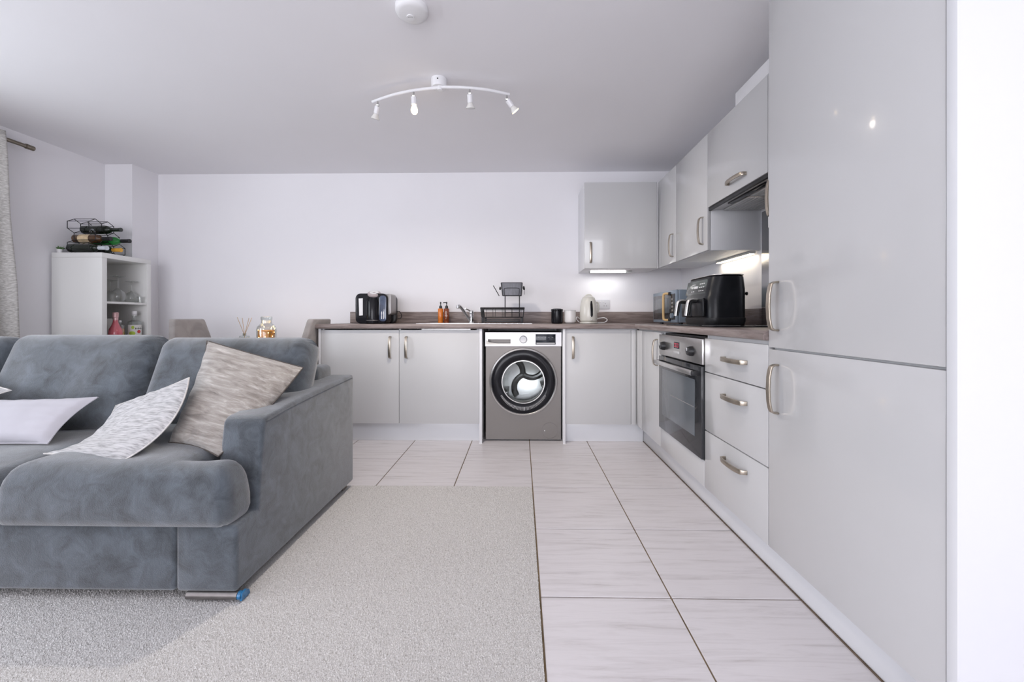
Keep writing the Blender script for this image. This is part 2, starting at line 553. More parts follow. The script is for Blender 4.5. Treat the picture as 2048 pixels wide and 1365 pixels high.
def handle_mesh():
    path = [(-HL / 2, 0.0), (-HL / 2 + 0.001, 0.014), (-HL / 2 + 0.006, 0.023), (-HL / 2 + 0.018, 0.027), (-HL / 4, 0.031), (0, 0.033)]
    path = path + [(-a, b) for a, b in path[-2::-1]]
    bm = bmn()
    rings = []
    for i, (s, p) in enumerate(path):
        a, b = path[max(i - 1, 0)], path[min(i + 1, len(path) - 1)]
        t = Vector((b[0] - a[0], b[1] - a[1])).normalized()
        nx, ny = -t.y, t.x
        w = 0.0095 if 1 < i < len(path) - 2 else 0.0085
        h = 0.0032
        rings.append([bm.verts.new((sx * w, -(p + ny * sh * h) - 0.0001, s + nx * sh * h)) for sx, sh in ((-1, -1), (1, -1), (1, 1), (-1, 1))])
    for a, b in zip(rings, rings[1:]):
        for k in range(4):
            bm.faces.new((a[k], a[(k + 1) % 4], b[(k + 1) % 4], b[k]))
    bm.faces.new(rings[0]); bm.faces.new(rings[-1])
    bmesh.ops.recalc_face_normals(bm, faces=bm.faces)
    bevel(bm, 0.0014, 2)
    me = bpy.data.meshes.new('handle')
    bm.to_mesh(me); bm.free()
    me.shade_smooth()
    me.set_sharp_from_angle(angle=math.radians(40))
    me.materials.append(MATS['nickel'])
    return me


HANDLE = handle_mesh()


def handle(parent, pos, face='-y', horiz=False):
    """bow handle on a door; face says which way the door looks"""
    o = bpy.data.objects.new('handle', HANDLE)
    COL.objects.link(o)
    o.parent = parent
    root = parent
    while root.parent:
        root = root.parent
    m = Matrix.Translation(Vector(pos) - root.location)
    if face == '-x':
        m = m @ Matrix.Rotation(-PI / 2, 4, 'Z')
    if horiz:
        m = m @ Matrix.Rotation(PI / 2, 4, 'Y')
    o.matrix_local = m
    return o


def door(parent, ext, material, hpos=None, face='-y', horiz=False, name='door'):
    d = box(name, ext, material, parent, 0.0015, 2)
    if hpos:
        handle(d, hpos, face, horiz)
    return d


DB0, DB1 = 3.10, 3.119                     # back run door thickness
t = thing('base_cabinet', 'double-door grey base cabinet under the sink', 'cabinet', (-1.573, 3.10, 0))
bm = bmn()
bx(bm, -1.552, -1.536, 3.122, 3.66, 0.147, 0.881); bx(bm, -0.341, -0.325, 3.122, 3.66, 0.147, 0.881)
bx(bm, -1.536, -0.341, 3.122, 3.66, 0.147, 0.163); bx(bm, -1.536, -0.341, 3.645, 3.66, 0.163, 0.881); bx(bm, -0.951, -0.935, 3.122, 3.645, 0.163, 0.881)
obj('carcass', bm, 'white_board', t)
box('end_panel', (-1.573, -1.554, 3.10, 3.675, 0.0, TOP - WTH - 0.001), 'white_board', t)
door(t, (-1.552, -0.9445, DB0, DB1, 0.147, 0.872), 'satin_grey', (-1.010, DB0, 0.738))
door(t, (-0.9415, -0.3225, DB0, DB1, 0.147, 0.872), 'satin_grey', (-0.884, DB0, 0.738))

for nm, x0, x1, lab in (('a', -0.3195, -0.2985, 'white upright end panel between double-door cabinet and washing machine'),
                        ('b', 0.3245, 0.3425, 'white upright end panel between washing machine and single-door cabinet')):
    t = thing('end_panel', lab, 'panel', (x0, 3.085, 0), group='upright panels beside the washing machine')
    box('board', (x0, x1, 3.088, 3.675, 0.006, TOP - WTH - 0.001), 'white_board', t, 0.001)
    box('foot_cap', (x0 - 0.001, x1 + 0.001, 3.085, 3.12, 0.0, 0.0055), 'white_plastic', t)

t = thing('base_cabinet', 'single-door grey base cabinet beside the washing machine', 'cabinet', (0.345, 3.10, 0))
box('carcass', (0.347, 0.900, 3.122, 3.66, 0.147, TOP - WTH - 0.001), 'white_board', t)
door(t, (0.345, 0.8445, DB0, DB1, 0.147, 0.872), 'satin_grey', (0.400, DB0, 0.738))
box('filler', (0.8475, 0.8825, DB0, DB1, 0.147, 0.872), 'satin_grey', t, 0.001)

o = box('plinth', (-1.552, -0.321, 3.155, 3.171, 0.0005, 0.144), 'white_gloss', None, 0.001)
tag(o, 'white plinth board below the double-door sink cabinet', 'plinth')
o = box('plinth', (0.345, 0.954, 3.155, 3.171, 0.0005, 0.144), 'white_gloss', None, 0.001)
tag(o, 'white plinth board below the single-door cabinet', 'plinth')

FX0, FX1 = 0.883, 0.902                    # right run front thickness
t = thing('corner_cabinet', 'narrow-door grey corner base cabinet beside the oven', 'cabinet', (FX0, 2.557, 0))
box('carcass', (0.905, 1.44, 2.557, 3.095, 0.150, TOP - WTH - 0.001), 'white_board', t)
box('filler', (FX0, FX1, 2.9535, 3.0985, 0.150, 0.872), 'gloss_grey', t, 0.001)
door(t, (FX0, FX1, 2.5575, 2.9505, 0.150, 0.872), 'gloss_grey', (FX0, 2.612, 0.742), '-x')

t = thing('oven_housing', 'white housing with grey panel below the built-in oven', 'cabinet', (FX0, 1.947, 0))
bm = bmn()
bx(bm, 0.905, 1.44, 2.5365, 2.5525, 0.150, 0.880); bx(bm, 0.905, 1.44, 1.9475, 1.9635, 0.150, 0.880)
bx(bm, 0.905, 1.44, 1.9635, 2.5365, 0.150, 0.166); bx(bm, 1.41, 1.44, 1.9635, 2.5365, 0.166, 0.880)
obj('carcass', bm, 'white_board', t)
box('lower_panel', (FX0, FX1, 1.9475, 2.5545, 0.150, 0.276), 'gloss_grey', t, 0.0015)

t = thing('drawer_cabinet', 'grey base cabinet with three drawers beside the oven', 'cabinet', (FX0, 1.452, 0))
box('carcass', (0.905, 1.44, 1.453, 1.944, 0.150, TOP - WTH - 0.001), 'white_board', t)
for z0, z1, hz in ((0.708, 0.866, 0.788), (0.4285, 0.7035, 0.628), (0.150, 0.424, 0.358)):
    door(t, (FX0, FX1, 1.4525, 1.9445, z0, z1), 'gloss_grey', (FX0, 1.668, hz), '-x', True, 'drawer')

t = thing('fridge_housing', 'tall grey gloss housing for the integrated fridge freezer', 'cabinet', (FX0, 0.85, 0))
box('carcass', (0.905, 1.445, 0.851, 1.4485, 0.150, 2.145), 'white_board', t)
door(t, (FX0, FX1, 0.8515, 1.4485, 0.859, 2.145), 'gloss_grey', (FX0, 1.398, 1.003), '-x')
door(t, (FX0, FX1, 0.8515, 1.4485, 0.150, 0.852), 'gloss_grey', (FX0, 1.398, 0.718), '-x')
o = box('end_panel', (0.881, 1.452, 0.827, 0.8485, 0.0005, 2.160), 'white_gloss', None, 0.001)
tag(o, 'tall white end panel closing the fridge housing', 'panel')

t = thing('plinth', 'long white plinth board below the oven, drawers and fridge', 'plinth', (0.956, 0.85, 0))
box('board', (0.956, 0.972, 0.850, 3.172, 0.0005, 0.147), 'white_gloss', t, 0.001)
box('seal_strip', (0.952, 0.9555, 0.850, 3.153, 0.0003, 0.0055), 'dirt_strip', t, label='dirty brown sealing strip at the floor')

# worktops, with the sink cut-out
SX0, SX1, SY0, SY1 = -0.80, -0.395, 3.20, 3.50
WB = TOP - WTH
bm = bmn()
nose = [(3.0725, WB + 0.008), (3.076, WB + 0.002), (3.084, WB), (3.20, WB), (3.20, TOP), (3.086, TOP), (3.077, TOP - 0.003), (3.0725, TOP - 0.011)]
prism(bm, nose, 'x', -1.585, 0.874)
bx(bm, -1.585, SX0, SY0, YB - 0.001, WB, TOP); bx(bm, SX1, 0.874, SY0, YB - 0.001, WB, TOP)
bx(bm, SX0, SX1, SY1, YB - 0.001, WB, TOP)
o = obj('worktop', bm, 'worktop_back', None, True, 45)
tag(o, 'grey-brown wood-effect worktop holding the sink and kettle', 'worktop')
t = thing('worktop', 'grey-brown wood-effect worktop above the oven and drawers', 'worktop', (0.8645, 1.452, WB))
bm = bmn()
nose = [(0.8645, WB + 0.008), (0.868, WB + 0.002), (0.876, WB), (XR - 0.001, WB), (XR - 0.001, TOP), (0.878, TOP), (0.869, TOP - 0.003), (0.8645, TOP - 0.011)]
prism(bm, nose, 'y', 1.452, 3.0715)
bx(bm, 0.8755, XR - 0.001, 3.0715, YB - 0.001, WB, TOP)
obj('slab', bm, 'worktop_right', t, True, 45)
bm = bmn()
bx(bm, 0.8742, 0.8752, 3.075, YB - 0.002, WB, TOP + 0.0008)
obj('joint_strip', bm, 'steel', t, label='thin metal strip in the worktop joint')
o = box('upstand', (-1.565, XR - 0.020, YB - 0.019, YB - 0.001, TOP + 0.0005, TOP + 0.104), 'worktop_back', None, 0.001)
tag(o, 'wood-effect upstand strip behind the sink', 'upstand')
o = box('upstand', (XR - 0.019, XR - 0.001, 2.445, YB - 0.021, TOP + 0.0005, TOP + 0.104), 'worktop_right', None, 0.001)
tag(o, 'wood-effect upstand strip behind the microwave', 'upstand')
o = box('splashback', (XR - 0.007, XR - 0.001, 1.452, 2.443, TOP + 0.0065, 1.600), 'splash_steel', None, 0.001)
tag(o, 'stainless steel splashback sheet below the cooker hood', 'splashback')

# wall units
UZ0, UZ1, UX0, UX1 = 1.375, 2.080, 1.130, 1.149
t = thing('wall_cabinet', 'grey wall cabinet facing the room above the kettle', 'cabinet', (0.525, 3.33, UZ0))
box('carcass', (0.525, 1.128, 3.351, YB - 0.001, UZ0, 2.087), 'white_board', t, 0.001)
door(t, (0.527, 1.121, 3.330, 3.349, UZ0 + 0.001, 2.086), 'gloss_grey', (0.575, 3.330, 1.505))
box('corner_post', (1.1235, 1.1285, 3.330, 3.350, UZ0 + 0.001, 2.086), 'white_board', t)

t = thing('wall_cabinet', 'narrow-door grey wall cabinet in the corner above the microwave', 'cabinet', (UX0, 2.953, UZ0))
box('carcass', (1.152, XR - 0.001, 2.9525, 3.348, UZ0, UZ1), 'white_board', t)
door(t, (UX0, UX1, 2.9525, 3.3275, UZ0 + 0.001, UZ1), 'gloss_grey', (UX0, 3.005, 1.505), '-x')

t = thing('wall_cabinet', 'grey wall cabinet between the corner cabinet and the cooker hood', 'cabinet', (UX0, 2.458, UZ0))
box('carcass', (1.152, XR - 0.001, 2.4745, 2.9495, UZ0, UZ1), 'white_board', t)
door(t, (UX0, UX1, 2.4575, 2.9495, UZ0 + 0.001, UZ1), 'gloss_grey', (UX0, 2.515, 1.505), '-x')
box('side_panel', (1.152, XR - 0.001, 2.4565, 2.4735, UZ0, UZ1), 'white_gloss', t, 0.001)

t = thing('wall_cabinet', 'grey flap-door wall cabinet over the cooker hood', 'cabinet', (UX0, 1.862, 1.64))
box('carcass', (1.152, XR - 0.001, 1.866, 2.4535, 1.665, UZ1), 'white_board', t)
door(t, (UX0, UX1, 1.8625, 2.4545, 1.632, UZ1), 'gloss_grey', (UX0, 2.118, 1.690), '-x', True)

t = thing('wall_cabinet', 'grey wall cabinet beside the tall fridge housing', 'cabinet', (UX0, 1.452, UZ0))
box('carcass', (1.152, XR - 0.001, 1.4525, 1.8605, UZ0, UZ1), 'white_board', t)
door(t, (UX0, UX1, 1.4525, 1.8595, UZ0 + 0.001, UZ1), 'gloss_grey', (UX0, 1.815, 1.500), '-x')
o = box('duct_cover', (1.131, XR - 0.002, 1.453, 2.140, UZ1 + 0.001, 2.148), 'white_board', None, 0.001)
tag(o, 'low white box on top of the hood wall cabinet', 'panel')

# cooker hood
t = thing('cooker_hood', 'built-in grey cooker hood under the flap-door cabinet', 'hood', (1.135, 1.866, 1.605))
box('body', (1.152, XR - 0.009, 1.866, 2.4535, 1.618, 1.662), 'fascia_silver', t, 0.002)
box('front_trim', (1.136, 1.1505, 1.866, 2.4535, 1.612, 1.629), 'black_satin', t, 0.001)
box('light_lens', (1.172, 1.200, 1.95, 2.30, 1.610, 1.6175), 'black_gloss', t, 0.001)
for y0, y1 in ((1.885, 2.155), (2.165, 2.435)):
    bm = bx(bmn(), 1.215, 1.425, y0, y1, 1.611, 1.6175)
    f = obj('filter', bevel(bm, 0.002), 'steel', t, True)
    bm = bmn()
    for k in range(9):
        bx(bm, 1.226 + k * 0.0218, 1.235 + k * 0.0218, y0 + 0.015, y1 - 0.015, 1.609, 1.611)
    obj('filter_ribs', bm, 'grey_plastic', f)


# under-cabinet lights
def led(label, x0, x1, y0, y1, z, power, color, material, along):
    t = thing('strip_light', label, 'light', (x0, y0, z))
    box('body', (x0, x1, y0, y1, z, UZ0 - 0.0005), 'led_body', t, 0.002)
    if along == 'x':
        box('diffuser', (x0 + 0.004, x1 - 0.06, y0 - 0.012, y0 - 0.0005, z + 0.002, UZ0 - 0.0005), material, t)
        box('end_clip', (x1 - 0.045, x1 - 0.002, y0 - 0.006, y0 - 0.0005, z - 0.002, z + 0.006), 'grey_plastic', t)
        loc, sx, sy = ((x0 + x1) / 2 - 0.02, (y0 + y1) / 2 + 0.03, z - 0.004), x1 - x0 - 0.06, y1 - y0
    else:
        box('diffuser', (x0 + 0.002, x1 - 0.002, y0 + 0.01, y1 - 0.01, z - 0.004, z - 0.0005), material, t)
        loc, sx, sy = ((x0 + x1) / 2, (y0 + y1) / 2, z - 0.006), x1 - x0, y1 - y0
    a = area('strip_lamp', (0, 0, 0), (0, 0, 0), sx, sy, power, color)
    a.parent = t
    a.location = Vector(loc) - t.location


led('slim lit strip light under the wall cabinet above the kettle', 0.600, 0.965, 3.50, 3.555, 1.357, 0.5, (1, 0.99, 0.97), 'led_glow', 'x')
led('slim warm strip light under the cabinet above the microwave', 1.405, 1.440, 2.49, 2.93, 1.360, 0.42, (1, 0.86, 0.66), 'led_warm', 'y')

# ------------------------------------------------------------------ sofa
def sdf_box(x, y, x0, x1, y0, y1, r):
    qx = abs(x - (x0 + x1) / 2) - (x1 - x0) / 2 + r
    qy = abs(y - (y0 + y1) / 2) - (y1 - y0) / 2 + r
    return math.hypot(max(qx, 0), max(qy, 0)) + min(max(qx, qy), 0) - r


def puff(sdf, x0, x1, y0, y1, n, half, edge, power=2.4, crown=0.0, wrinkle=0.004, seed=0, low=None):
    """soft slab whose plan is sdf<0; returns a bmesh with z as the thickness axis"""
    rnd = random.Random(seed)
    ph = [rnd.uniform(0, 6.28) for _ in range(6)]
    nx = max(4, int((x1 - x0) / n)); ny = max(4, int((y1 - y0) / n))
    P = {}
    h = 1e-4
    for i in range(nx + 1):
        for j in range(ny + 1):
            x, y = x0 + (x1 - x0) * i / nx, y0 + (y1 - y0) * j / ny
            for _ in range(4):
                s = sdf(x, y)
                if s > -1e-5:
                    gx, gy = (sdf(x + h, y) - s) / h, (sdf(x, y + h) - s) / h
                    l = math.hypot(gx, gy) or 1
                    x -= gx / l * s; y -= gy / l * s
            P[i, j] = (x, y, min(sdf(x, y), 0))
    bm = bmn()
    up, dn = {}, {}
    for k, (x, y, s) in P.items():
        d = min(-s / edge, 1)
        prof = (1 - (1 - d) ** power) ** (1 / power)
        cr = crown * (1 - math.exp(-(-s) / 0.16))
        w = wrinkle * d * (math.sin(13 * x + 5 * y + ph[0]) * math.sin(4 * x - 9 * y + ph[1]) + 0.6 * math.sin(21 * x - 8 * y + ph[2]) * math.sin(7 * y + ph[3]))
        up[k] = bm.verts.new((x, y, half * prof + cr + w))
        dn[k] = up[k] if -s < 1e-3 else bm.verts.new((x, y, -half * prof if low is None else -low * (1 - (1 - min(-s / 0.03, 1)) ** 2) ** 0.5))
    for i in range(nx):
        for j in range(ny):
            q = [(i, j), (i + 1, j), (i + 1, j + 1), (i, j + 1)]
            for src, rev in ((up, False), (dn, True)):
                vs = []
                for k in q:
                    if src[k] not in vs:
                        vs.append(src[k])
                if len(vs) < 3 or (src is dn and all(up[k] is dn[k] for k in q)):
                    continue
                try:
                    bm.faces.new(vs[::-1] if rev else vs)
                except ValueError:
                    pass
    bmesh.ops.remove_doubles(bm, verts=bm.verts, dist=1e-5)
    return bm


SXR, SYF, SYBK = -0.957, 1.338, 2.285
sofa = thing('corner_sofa', 'large blue-grey velvet sofa with loose back cushions on the carpet', 'sofa', (-2.1, 1.8, 0))
bm = bevel(bx(bmn(), -3.25, -1.168, SYF, SYBK, 0.036, 0.262), 0.014, 3)
base = obj('base', bm, 'sofa_velvet', sofa, True)
# right arm: its foot runs to the front, the raised part starts behind the seat cushion
bm = bmn()
A = [(SYF, 0.036), (SYBK, 0.036), (SYBK, 0.262)]
UP = [(SYBK, 0.640), (2.20, 0.640), (1.70, 0.612), (1.505, 0.592), (1.485, 0.575), (1.462, 0.42)]
B = [(1.452, 0.262), (SYF, 0.262)]
x0_, x1_, x2_ = -1.1665, -1.115, SXR
v0 = {p: bm.verts.new((x0_, *p)) for p in A + B}
v1 = {p: bm.verts.new((x1_, *p)) for p in A + UP + B}
v2 = {p: bm.verts.new((x2_, *p)) for p in A + UP + B}
low_, full_ = A + B, A + UP + B
bm.faces.new([v0[p] for p in low_]); bm.faces.new([v2[p] for p in full_]); bm.faces.new([v1[p] for p in [A[2]] + UP + [B[0]]])
for p, q in zip(low_, low_[1:] + low_[:1]):
    bm.faces.new((v0[p], v0[q], v1[q], v1[p]))
for p, q in zip(full_, full_[1:] + full_[:1]):
    bm.faces.new((v1[p], v1[q], v2[q], v2[p]))
bmesh.ops.recalc_face_normals(bm, faces=bm.faces)
bevel(bm, 0.015, 3, 0.3)
ar = obj('arm', bm, 'sofa_velvet', sofa, True)
bm = tube(bmn(), smooth_path([(SXR + 0.0005, 1.50, 0.575), (SXR + 0.0005, 1.70, 0.596), (SXR + 0.0005, 2.20, 0.624), (SXR + 0.0005, 2.27, 0.624)], 4), 0.0016, 5)
obj('seam', bm, 'sofa_velvet', ar)
bm = bevel(bx(bmn(), -3.25, -3.09, SYF, SYBK, 0.036, 0.62), 0.016, 3)
obj('arm', bm, 'sofa_velvet', sofa, True)
bm = bevel(bx(bmn(), -3.08, -1.075, 2.10, SYBK - 0.004, 0.262, 0.702), 0.03, 4)
obj('back_frame', bm, 'sofa_velvet', sofa, True)


def seat(x0, x1, top, tshape, seed, name='seat_cushion'):
    ya, yb = 1.298, 2.02
    if tshape:
        def sdf(x, y):
            return min(sdf_box(x, y, x0, -1.120, ya, yb, 0.045), sdf_box(x, y, x0, -0.962, ya, 1.452, 0.055))
        xe = -0.962
    else:
        def sdf(x, y):
            return sdf_box(x, y, x0, x1, ya, yb, 0.04)
        xe = x1
    half = (top - 0.264) / 2
    low = 0.035
    b = puff(sdf, x0, xe, ya, yb, 0.012, 2 * half - low, 0.095, 2.7, 0.018, 0.005, seed, low)
    b.transform(Matrix.Translation((0, 0, 0.264 + low)))
    o = obj(name, b, 'sofa_velvet', sofa, True, 60)
    p = [(x0 + 0.03, ya + 0.004, 0.264 + 0.036), (xe - 0.06, ya + 0.004, 0.264 + 0.036)]
    s = tube(bmn(), smooth_path([p[0], ((p[0][0] + p[1][0]) / 2, ya + 0.004, p[0][2]), p[1]], 8), 0.0022, 5)
    obj('piping', s, 'sofa_velvet', o)
    return o


seat(-1.765, -1.120, 0.462, True, 1)
seat(-2.42, -1.770, 0.435, False, 2)
seat(-3.075, -2.424, 0.435, False, 3)


def back_cushion(x0, x1, z0, z1, yb, tilt, seed, thick=0.085):
    w, h = x1 - x0, z1 - z0

    def sdf(x, y):
        return sdf_box(x, y, 0, w, 0, h, 0.075)
    b = puff(sdf, 0, w, 0, h, 0.014, thick, 0.10, 2.3, 0.022, 0.006, seed)
    # local x -> world x, local y -> up (leaning back), local z -> towards the seat front
    b.transform(Matrix.Translation((x0, yb, z0)) @ Matrix.Rotation(-tilt, 4, 'X') @ Matrix(((1, 0, 0, 0), (0, 0, -1, 0), (0, 1, 0, 0), (0, 0, 0, 1))))
    o = obj('back_cushion', b, 'sofa_velvet', sofa, True, 60)
    return o


back_cushion(-1.778, -1.018, 0.435, 0.893, 1.852, 0.38, 11)
back_cushion(-2.530, -1.784, 0.425, 0.908, 1.852, 0.38, 12)
back_cushion(-3.10, -2.536, 0.425, 0.900, 1.852, 0.38, 13)
# skid foot with blue protective film left on its end
bm = tube(bmn(), [(-1.128, 1.345, 0.0235), (-0.955, 1.345, 0.0235)], 0.0135, 12)
ft = obj('foot', bm, 'foot_metal', sofa, True, label='dull metal bar foot')
bm = tube(bmn(), [(-0.954, 1.345, 0.0238), (-0.944, 1.346, 0.0238)], 0.0138, 12)
prism(bm, [(1.336, 0.0095), (1.378, 0.0095), (1.374, 0.026), (1.360, 0.036), (1.338, 0.034)], 'x', -0.945, -0.938)
obj('protective_film', bm, 'blue_film', ft, True, label='crumpled blue plastic film')
for x, y in ((-3.0, 1.36), (-3.0, 2.2), (-1.1, 2.2)):
    bm = bx(bmn(), x, x + 0.12, y, y + 0.05, 0.0095, 0.0355)
    obj('foot', bm, 'foot_metal', sofa)


def pillow(name, label, mat_, c, thick, seam, n=26, pinch=0.055, group=None, sag=0.0, seed=0, bulge=None):
    """scatter cushion through four corners (counter-clockwise seen from its front)"""
    rnd = random.Random(seed)
    ph = [rnd.uniform(0, 6.28) for _ in range(4)]
    c = [Vector(p) for p in c]
    nrm = (c[1] - c[0]).cross(c[3] - c[0]).normalized()
    ctr = sum(c, Vector()) / 4
    t = thing(name, label, 'cushion', (ctr.x, ctr.y, min(p.z for p in c)), group=group)

    def surf(u, v):
        pu = u + (0.5 - u) * pinch * 4 * v * (1 - v) * 2 * abs(0.5 - u) * 2
        pv = v + (0.5 - v) * pinch * 4 * u * (1 - u) * 2 * abs(0.5 - v) * 2
        p = (c[0] * (1 - pu) + c[1] * pu) * (1 - pv) + (c[3] * (1 - pu) + c[2] * pu) * pv
        if bulge:                                              # edges: 0-1, 1-2, 2-3, 3-0
            p = p + Vector(bulge[0]) * (4 * u * (1 - u) * (1 - v)) + Vector(bulge[1]) * (4 * v * (1 - v) * u) + Vector(bulge[2]) * (4 * u * (1 - u) * v) + Vector(bulge[3]) * (4 * v * (1 - v) * (1 - u))
        return p
    bm = bmn()
    F, B = {}, {}
    for i in range(n + 1):
        for j in range(n + 1):
            u, v = i / n, j / n
            p = surf(u, v)
            f = (max(0, 4 * u * (1 - u)) * max(0, 4 * v * (1 - v))) ** 0.42
            e = min(u, 1 - u, v, 1 - v)
            wr = 0.006 * math.exp(-e / 0.12) * min(1, e / 0.03) * (math.sin(38 * u + ph[0]) + math.sin(34 * v + ph[1])) + 0.004 * f * math.sin(9 * u + 5 * v + ph[2]) * math.sin(7 * v - 6 * u + ph[3])
            off = -nrm * (sag * f)
            F[i, j] = bm.verts.new(p + off + nrm * (thick * f + wr * f))
            B[i, j] = F[i, j] if i in (0, n) or j in (0, n) else bm.verts.new(p + off - nrm * (thick * 0.75 * f))
    for i in range(n):
        for j in range(n):
            q = [(i, j), (i + 1, j), (i + 1, j + 1), (i, j + 1)]
            bm.faces.new([F[k] for k in q])
            bk = [B[k] for k in q][::-1]
            if len(set(bk)) == 4:
                try:
                    bm.faces.new(bk)
                except ValueError:
                    pass
    # local texture axes: lay the cushion's own axes into object space
    ex = (c[1] - c[0]).normalized(); ey = nrm.cross(ex)
    R = Matrix((ex, ey, nrm)).transposed().to_4x4()
    M = Matrix.Translation(ctr) @ R
    bm.transform(M.inverted())
    o = obj('cover', bm, mat_, t, True, 70, local=True)
    o.matrix_local = Matrix.Translation(ctr - t.location) @ R
    edge = [surf(k / n, 0) for k in range(n)] + [surf(1, k / n) for k in range(n)] + [surf(1 - k / n, 1) for k in range(n)] + [surf(0, 1 - k / n) for k in range(n)]
    s = tube(bmn(), [M.inverted() @ p for p in edge], 0.0030, 5, closed=True)
    obj('piping', s, seam, o, True, 70, local=True)
    return t


G = 'scatter cushions on the sofa'
pillow('scatter_cushion', 'silver-brown crushed velvet cushion leaning against the sofa arm', 'crushed_velvet',
       [PX(338, 886, 1.545), PX(436, 914, 1.455), PX(606, 736, 1.80), PX(414, 682, 1.82)], 0.058, 'seam_dark', group=G, seed=1, pinch=0.03, bulge=((0, 0, 0), (0.03, 0, 0), (0.0, 0, 0.01), (0.015, 0, -0.01)))
pillow('scatter_cushion', 'white ribbed woven cushion slumped on the seat beside the crushed velvet cushion', 'woven_white',
       [PX(88, 908, 1.455), PX(238, 926, 1.385), PX(378, 756, 1.60), PX(232, 812, 1.72)], 0.034, 'seam_light', group=G, seed=2, pinch=0.03, bulge=((0, 0, 0), (0.075, -0.02, -0.02), (0.0, 0, 0.0), (0.02, 0.0, -0.05)))
pillow('scatter_cushion', 'plain pale lilac oblong cushion lying on the middle seat', 'lilac_cotton',
       [PX(-150, 898, 1.58), PX(96, 888, 1.585), PX(196, 795, 1.74), PX(-70, 800, 1.74)], 0.048, 'lilac_cotton', group=G, seed=3, pinch=0.05)
pillow('scatter_cushion', 'white woven cushion tucked behind the lilac cushion', 'woven_white',
       [(-2.66, 1.66, 0.47), PX(23, 781, 1.76), (-2.62, 1.80, 0.76), (-2.92, 1.74, 0.60)], 0.045, 'seam_light', group=G, seed=4)

# ------------------------------------------------------------------ washing machine
wm = thing('washing_machine', 'grey front-loading washing machine in the gap under the worktop', 'washing machine', (0.019, 3.157, 0))
WX0, WX1, WYF, WYB_, WZ0, WZ1 = -0.279, 0.318, 3.157, 3.62, 0.012, 0.852
DCX, DCZ, RH = 0.019, 0.467, 0.235
bm = bmn()
zt = 0.742
seg = 64
angs = sorted(set([2 * PI * k / seg for k in range(seg)] + [math.atan2(z - DCZ, x - DCX) % (2 * PI) for x in (WX0, WX1) for z in (WZ0, zt)]))
inn, out = [], []
for a in angs:
    ca, sa = math.cos(a), math.sin(a)
    k = min(((WX1 if ca > 0 else WX0) - DCX) / ca if abs(ca) > 1e-6 else 9e9, ((zt if sa > 0 else WZ0) - DCZ) / sa if abs(sa) > 1e-6 else 9e9)
    inn.append(bm.verts.new((DCX + RH * ca, WYF, DCZ + RH * sa)))
    out.append(bm.verts.new((DCX + k * ca, WYF, DCZ + k * sa)))
for i in range(len(angs)):
    j = (i + 1) % len(angs)
    bm.faces.new((inn[i], out[i], out[j], inn[j]))
bx(bm, WX0, WX0 + 0.004, WYF, WYB_, WZ0, WZ1); bx(bm, WX1 - 0.004, WX1, WYF, WYB_, WZ0, WZ1)
bx(bm, WX0 + 0.004, WX1 - 0.004, WYF + 0.012, WYB_, WZ1 - 0.012, WZ1); bx(bm, WX0 + 0.004, WX1 - 0.004, WYF + 0.002, WYB_, WZ0, WZ0 + 0.01)
bx(bm, WX0 + 0.004, WX1 - 0.004, WYB_ - 0.01, WYB_, WZ0 + 0.01, WZ1 - 0.012)
bmesh.ops.recalc_face_normals(bm, faces=bm.faces)
obj('body', bm, 'machine_grey', wm)
GX0, GX1, GZ0, GZ1 = WX0 + 0.022, -0.080, 0.766, 0.798      # opening for the drawer grip
bm = bmn()
bx(bm, WX0, GX0, WYF - 0.006, WYF + 0.011, 0.744, WZ1); bx(bm, GX1, WX1, WYF - 0.006, WYF + 0.011, 0.744, WZ1)
bx(bm, GX0, GX1, WYF - 0.006, WYF + 0.011, 0.744, GZ0); bx(bm, GX0, GX1, WYF - 0.006, WYF + 0.011, GZ1, WZ1)
pan = obj('control_panel', bm, 'fascia_silver', wm)
bm = bmn()
ya_, yb_ = WYF - 0.0095, WYF - 0.0062
bx(bm, WX0 + 0.003, GX0, ya_, yb_, 0.748, WZ1 - 0.004); bx(bm, GX1, -0.072, ya_, yb_, 0.748, WZ1 - 0.004)
bx(bm, GX0, GX1, ya_, yb_, 0.748, GZ0); bx(bm, GX0, GX1, ya_, yb_, GZ1, WZ1 - 0.004)
dr = obj('detergent_drawer', bm, 'fascia_silver', wm)
bm = bmn()                                              # hollow pocket behind the opening
bx(bm, GX0, GX1, WYF + 0.050, WYF + 0.052, GZ0, GZ1); bx(bm, GX0, GX1, WYF + 0.0112, WYF + 0.052, GZ0 - 0.002, GZ0); bx(bm, GX0, GX1, WYF + 0.0112, WYF + 0.052, GZ1, GZ1 + 0.002)
bx(bm, GX0 - 0.002, GX0, WYF + 0.0112, WYF + 0.052, GZ0, GZ1); bx(bm, GX1, GX1 + 0.002, WYF + 0.0112, WYF + 0.052, GZ0, GZ1)
obj('grip_recess', bm, 'machine_grey', dr)
bm = prism(bmn(), [(WX0 + 0.008, 0.795), (WX0 + 0.03, 0.775), (WX0 + 0.10, 0.766), (-0.080, 0.764), (-0.080, 0.758), (WX0 + 0.008, 0.758)], 'y', WYF - 0.0125, WYF - 0.0106)
obj('grip', bm, 'warm_white', dr)
kb = obj('dial', lathe(bmn(), [(0.0275, 0), (0.0275, 0.012), (0.024, 0.016), (0, 0.016)], (0.020, WYF - 0.0062, 0.797), (0, -1, 0), 28), 'white_plastic', wm, True)
obj('dial_ring', lathe(bmn(), [(0.031, 0), (0.031, 0.004), (0.028, 0.004), (0.028, 0)], (0.020, WYF - 0.0063, 0.797), (0, -1, 0), 28), 'grey_plastic', kb, True)
ds = box('display', (0.116, 0.272, WYF - 0.0085, WYF - 0.0062, 0.757, 0.838), 'display', wm, 0.001)
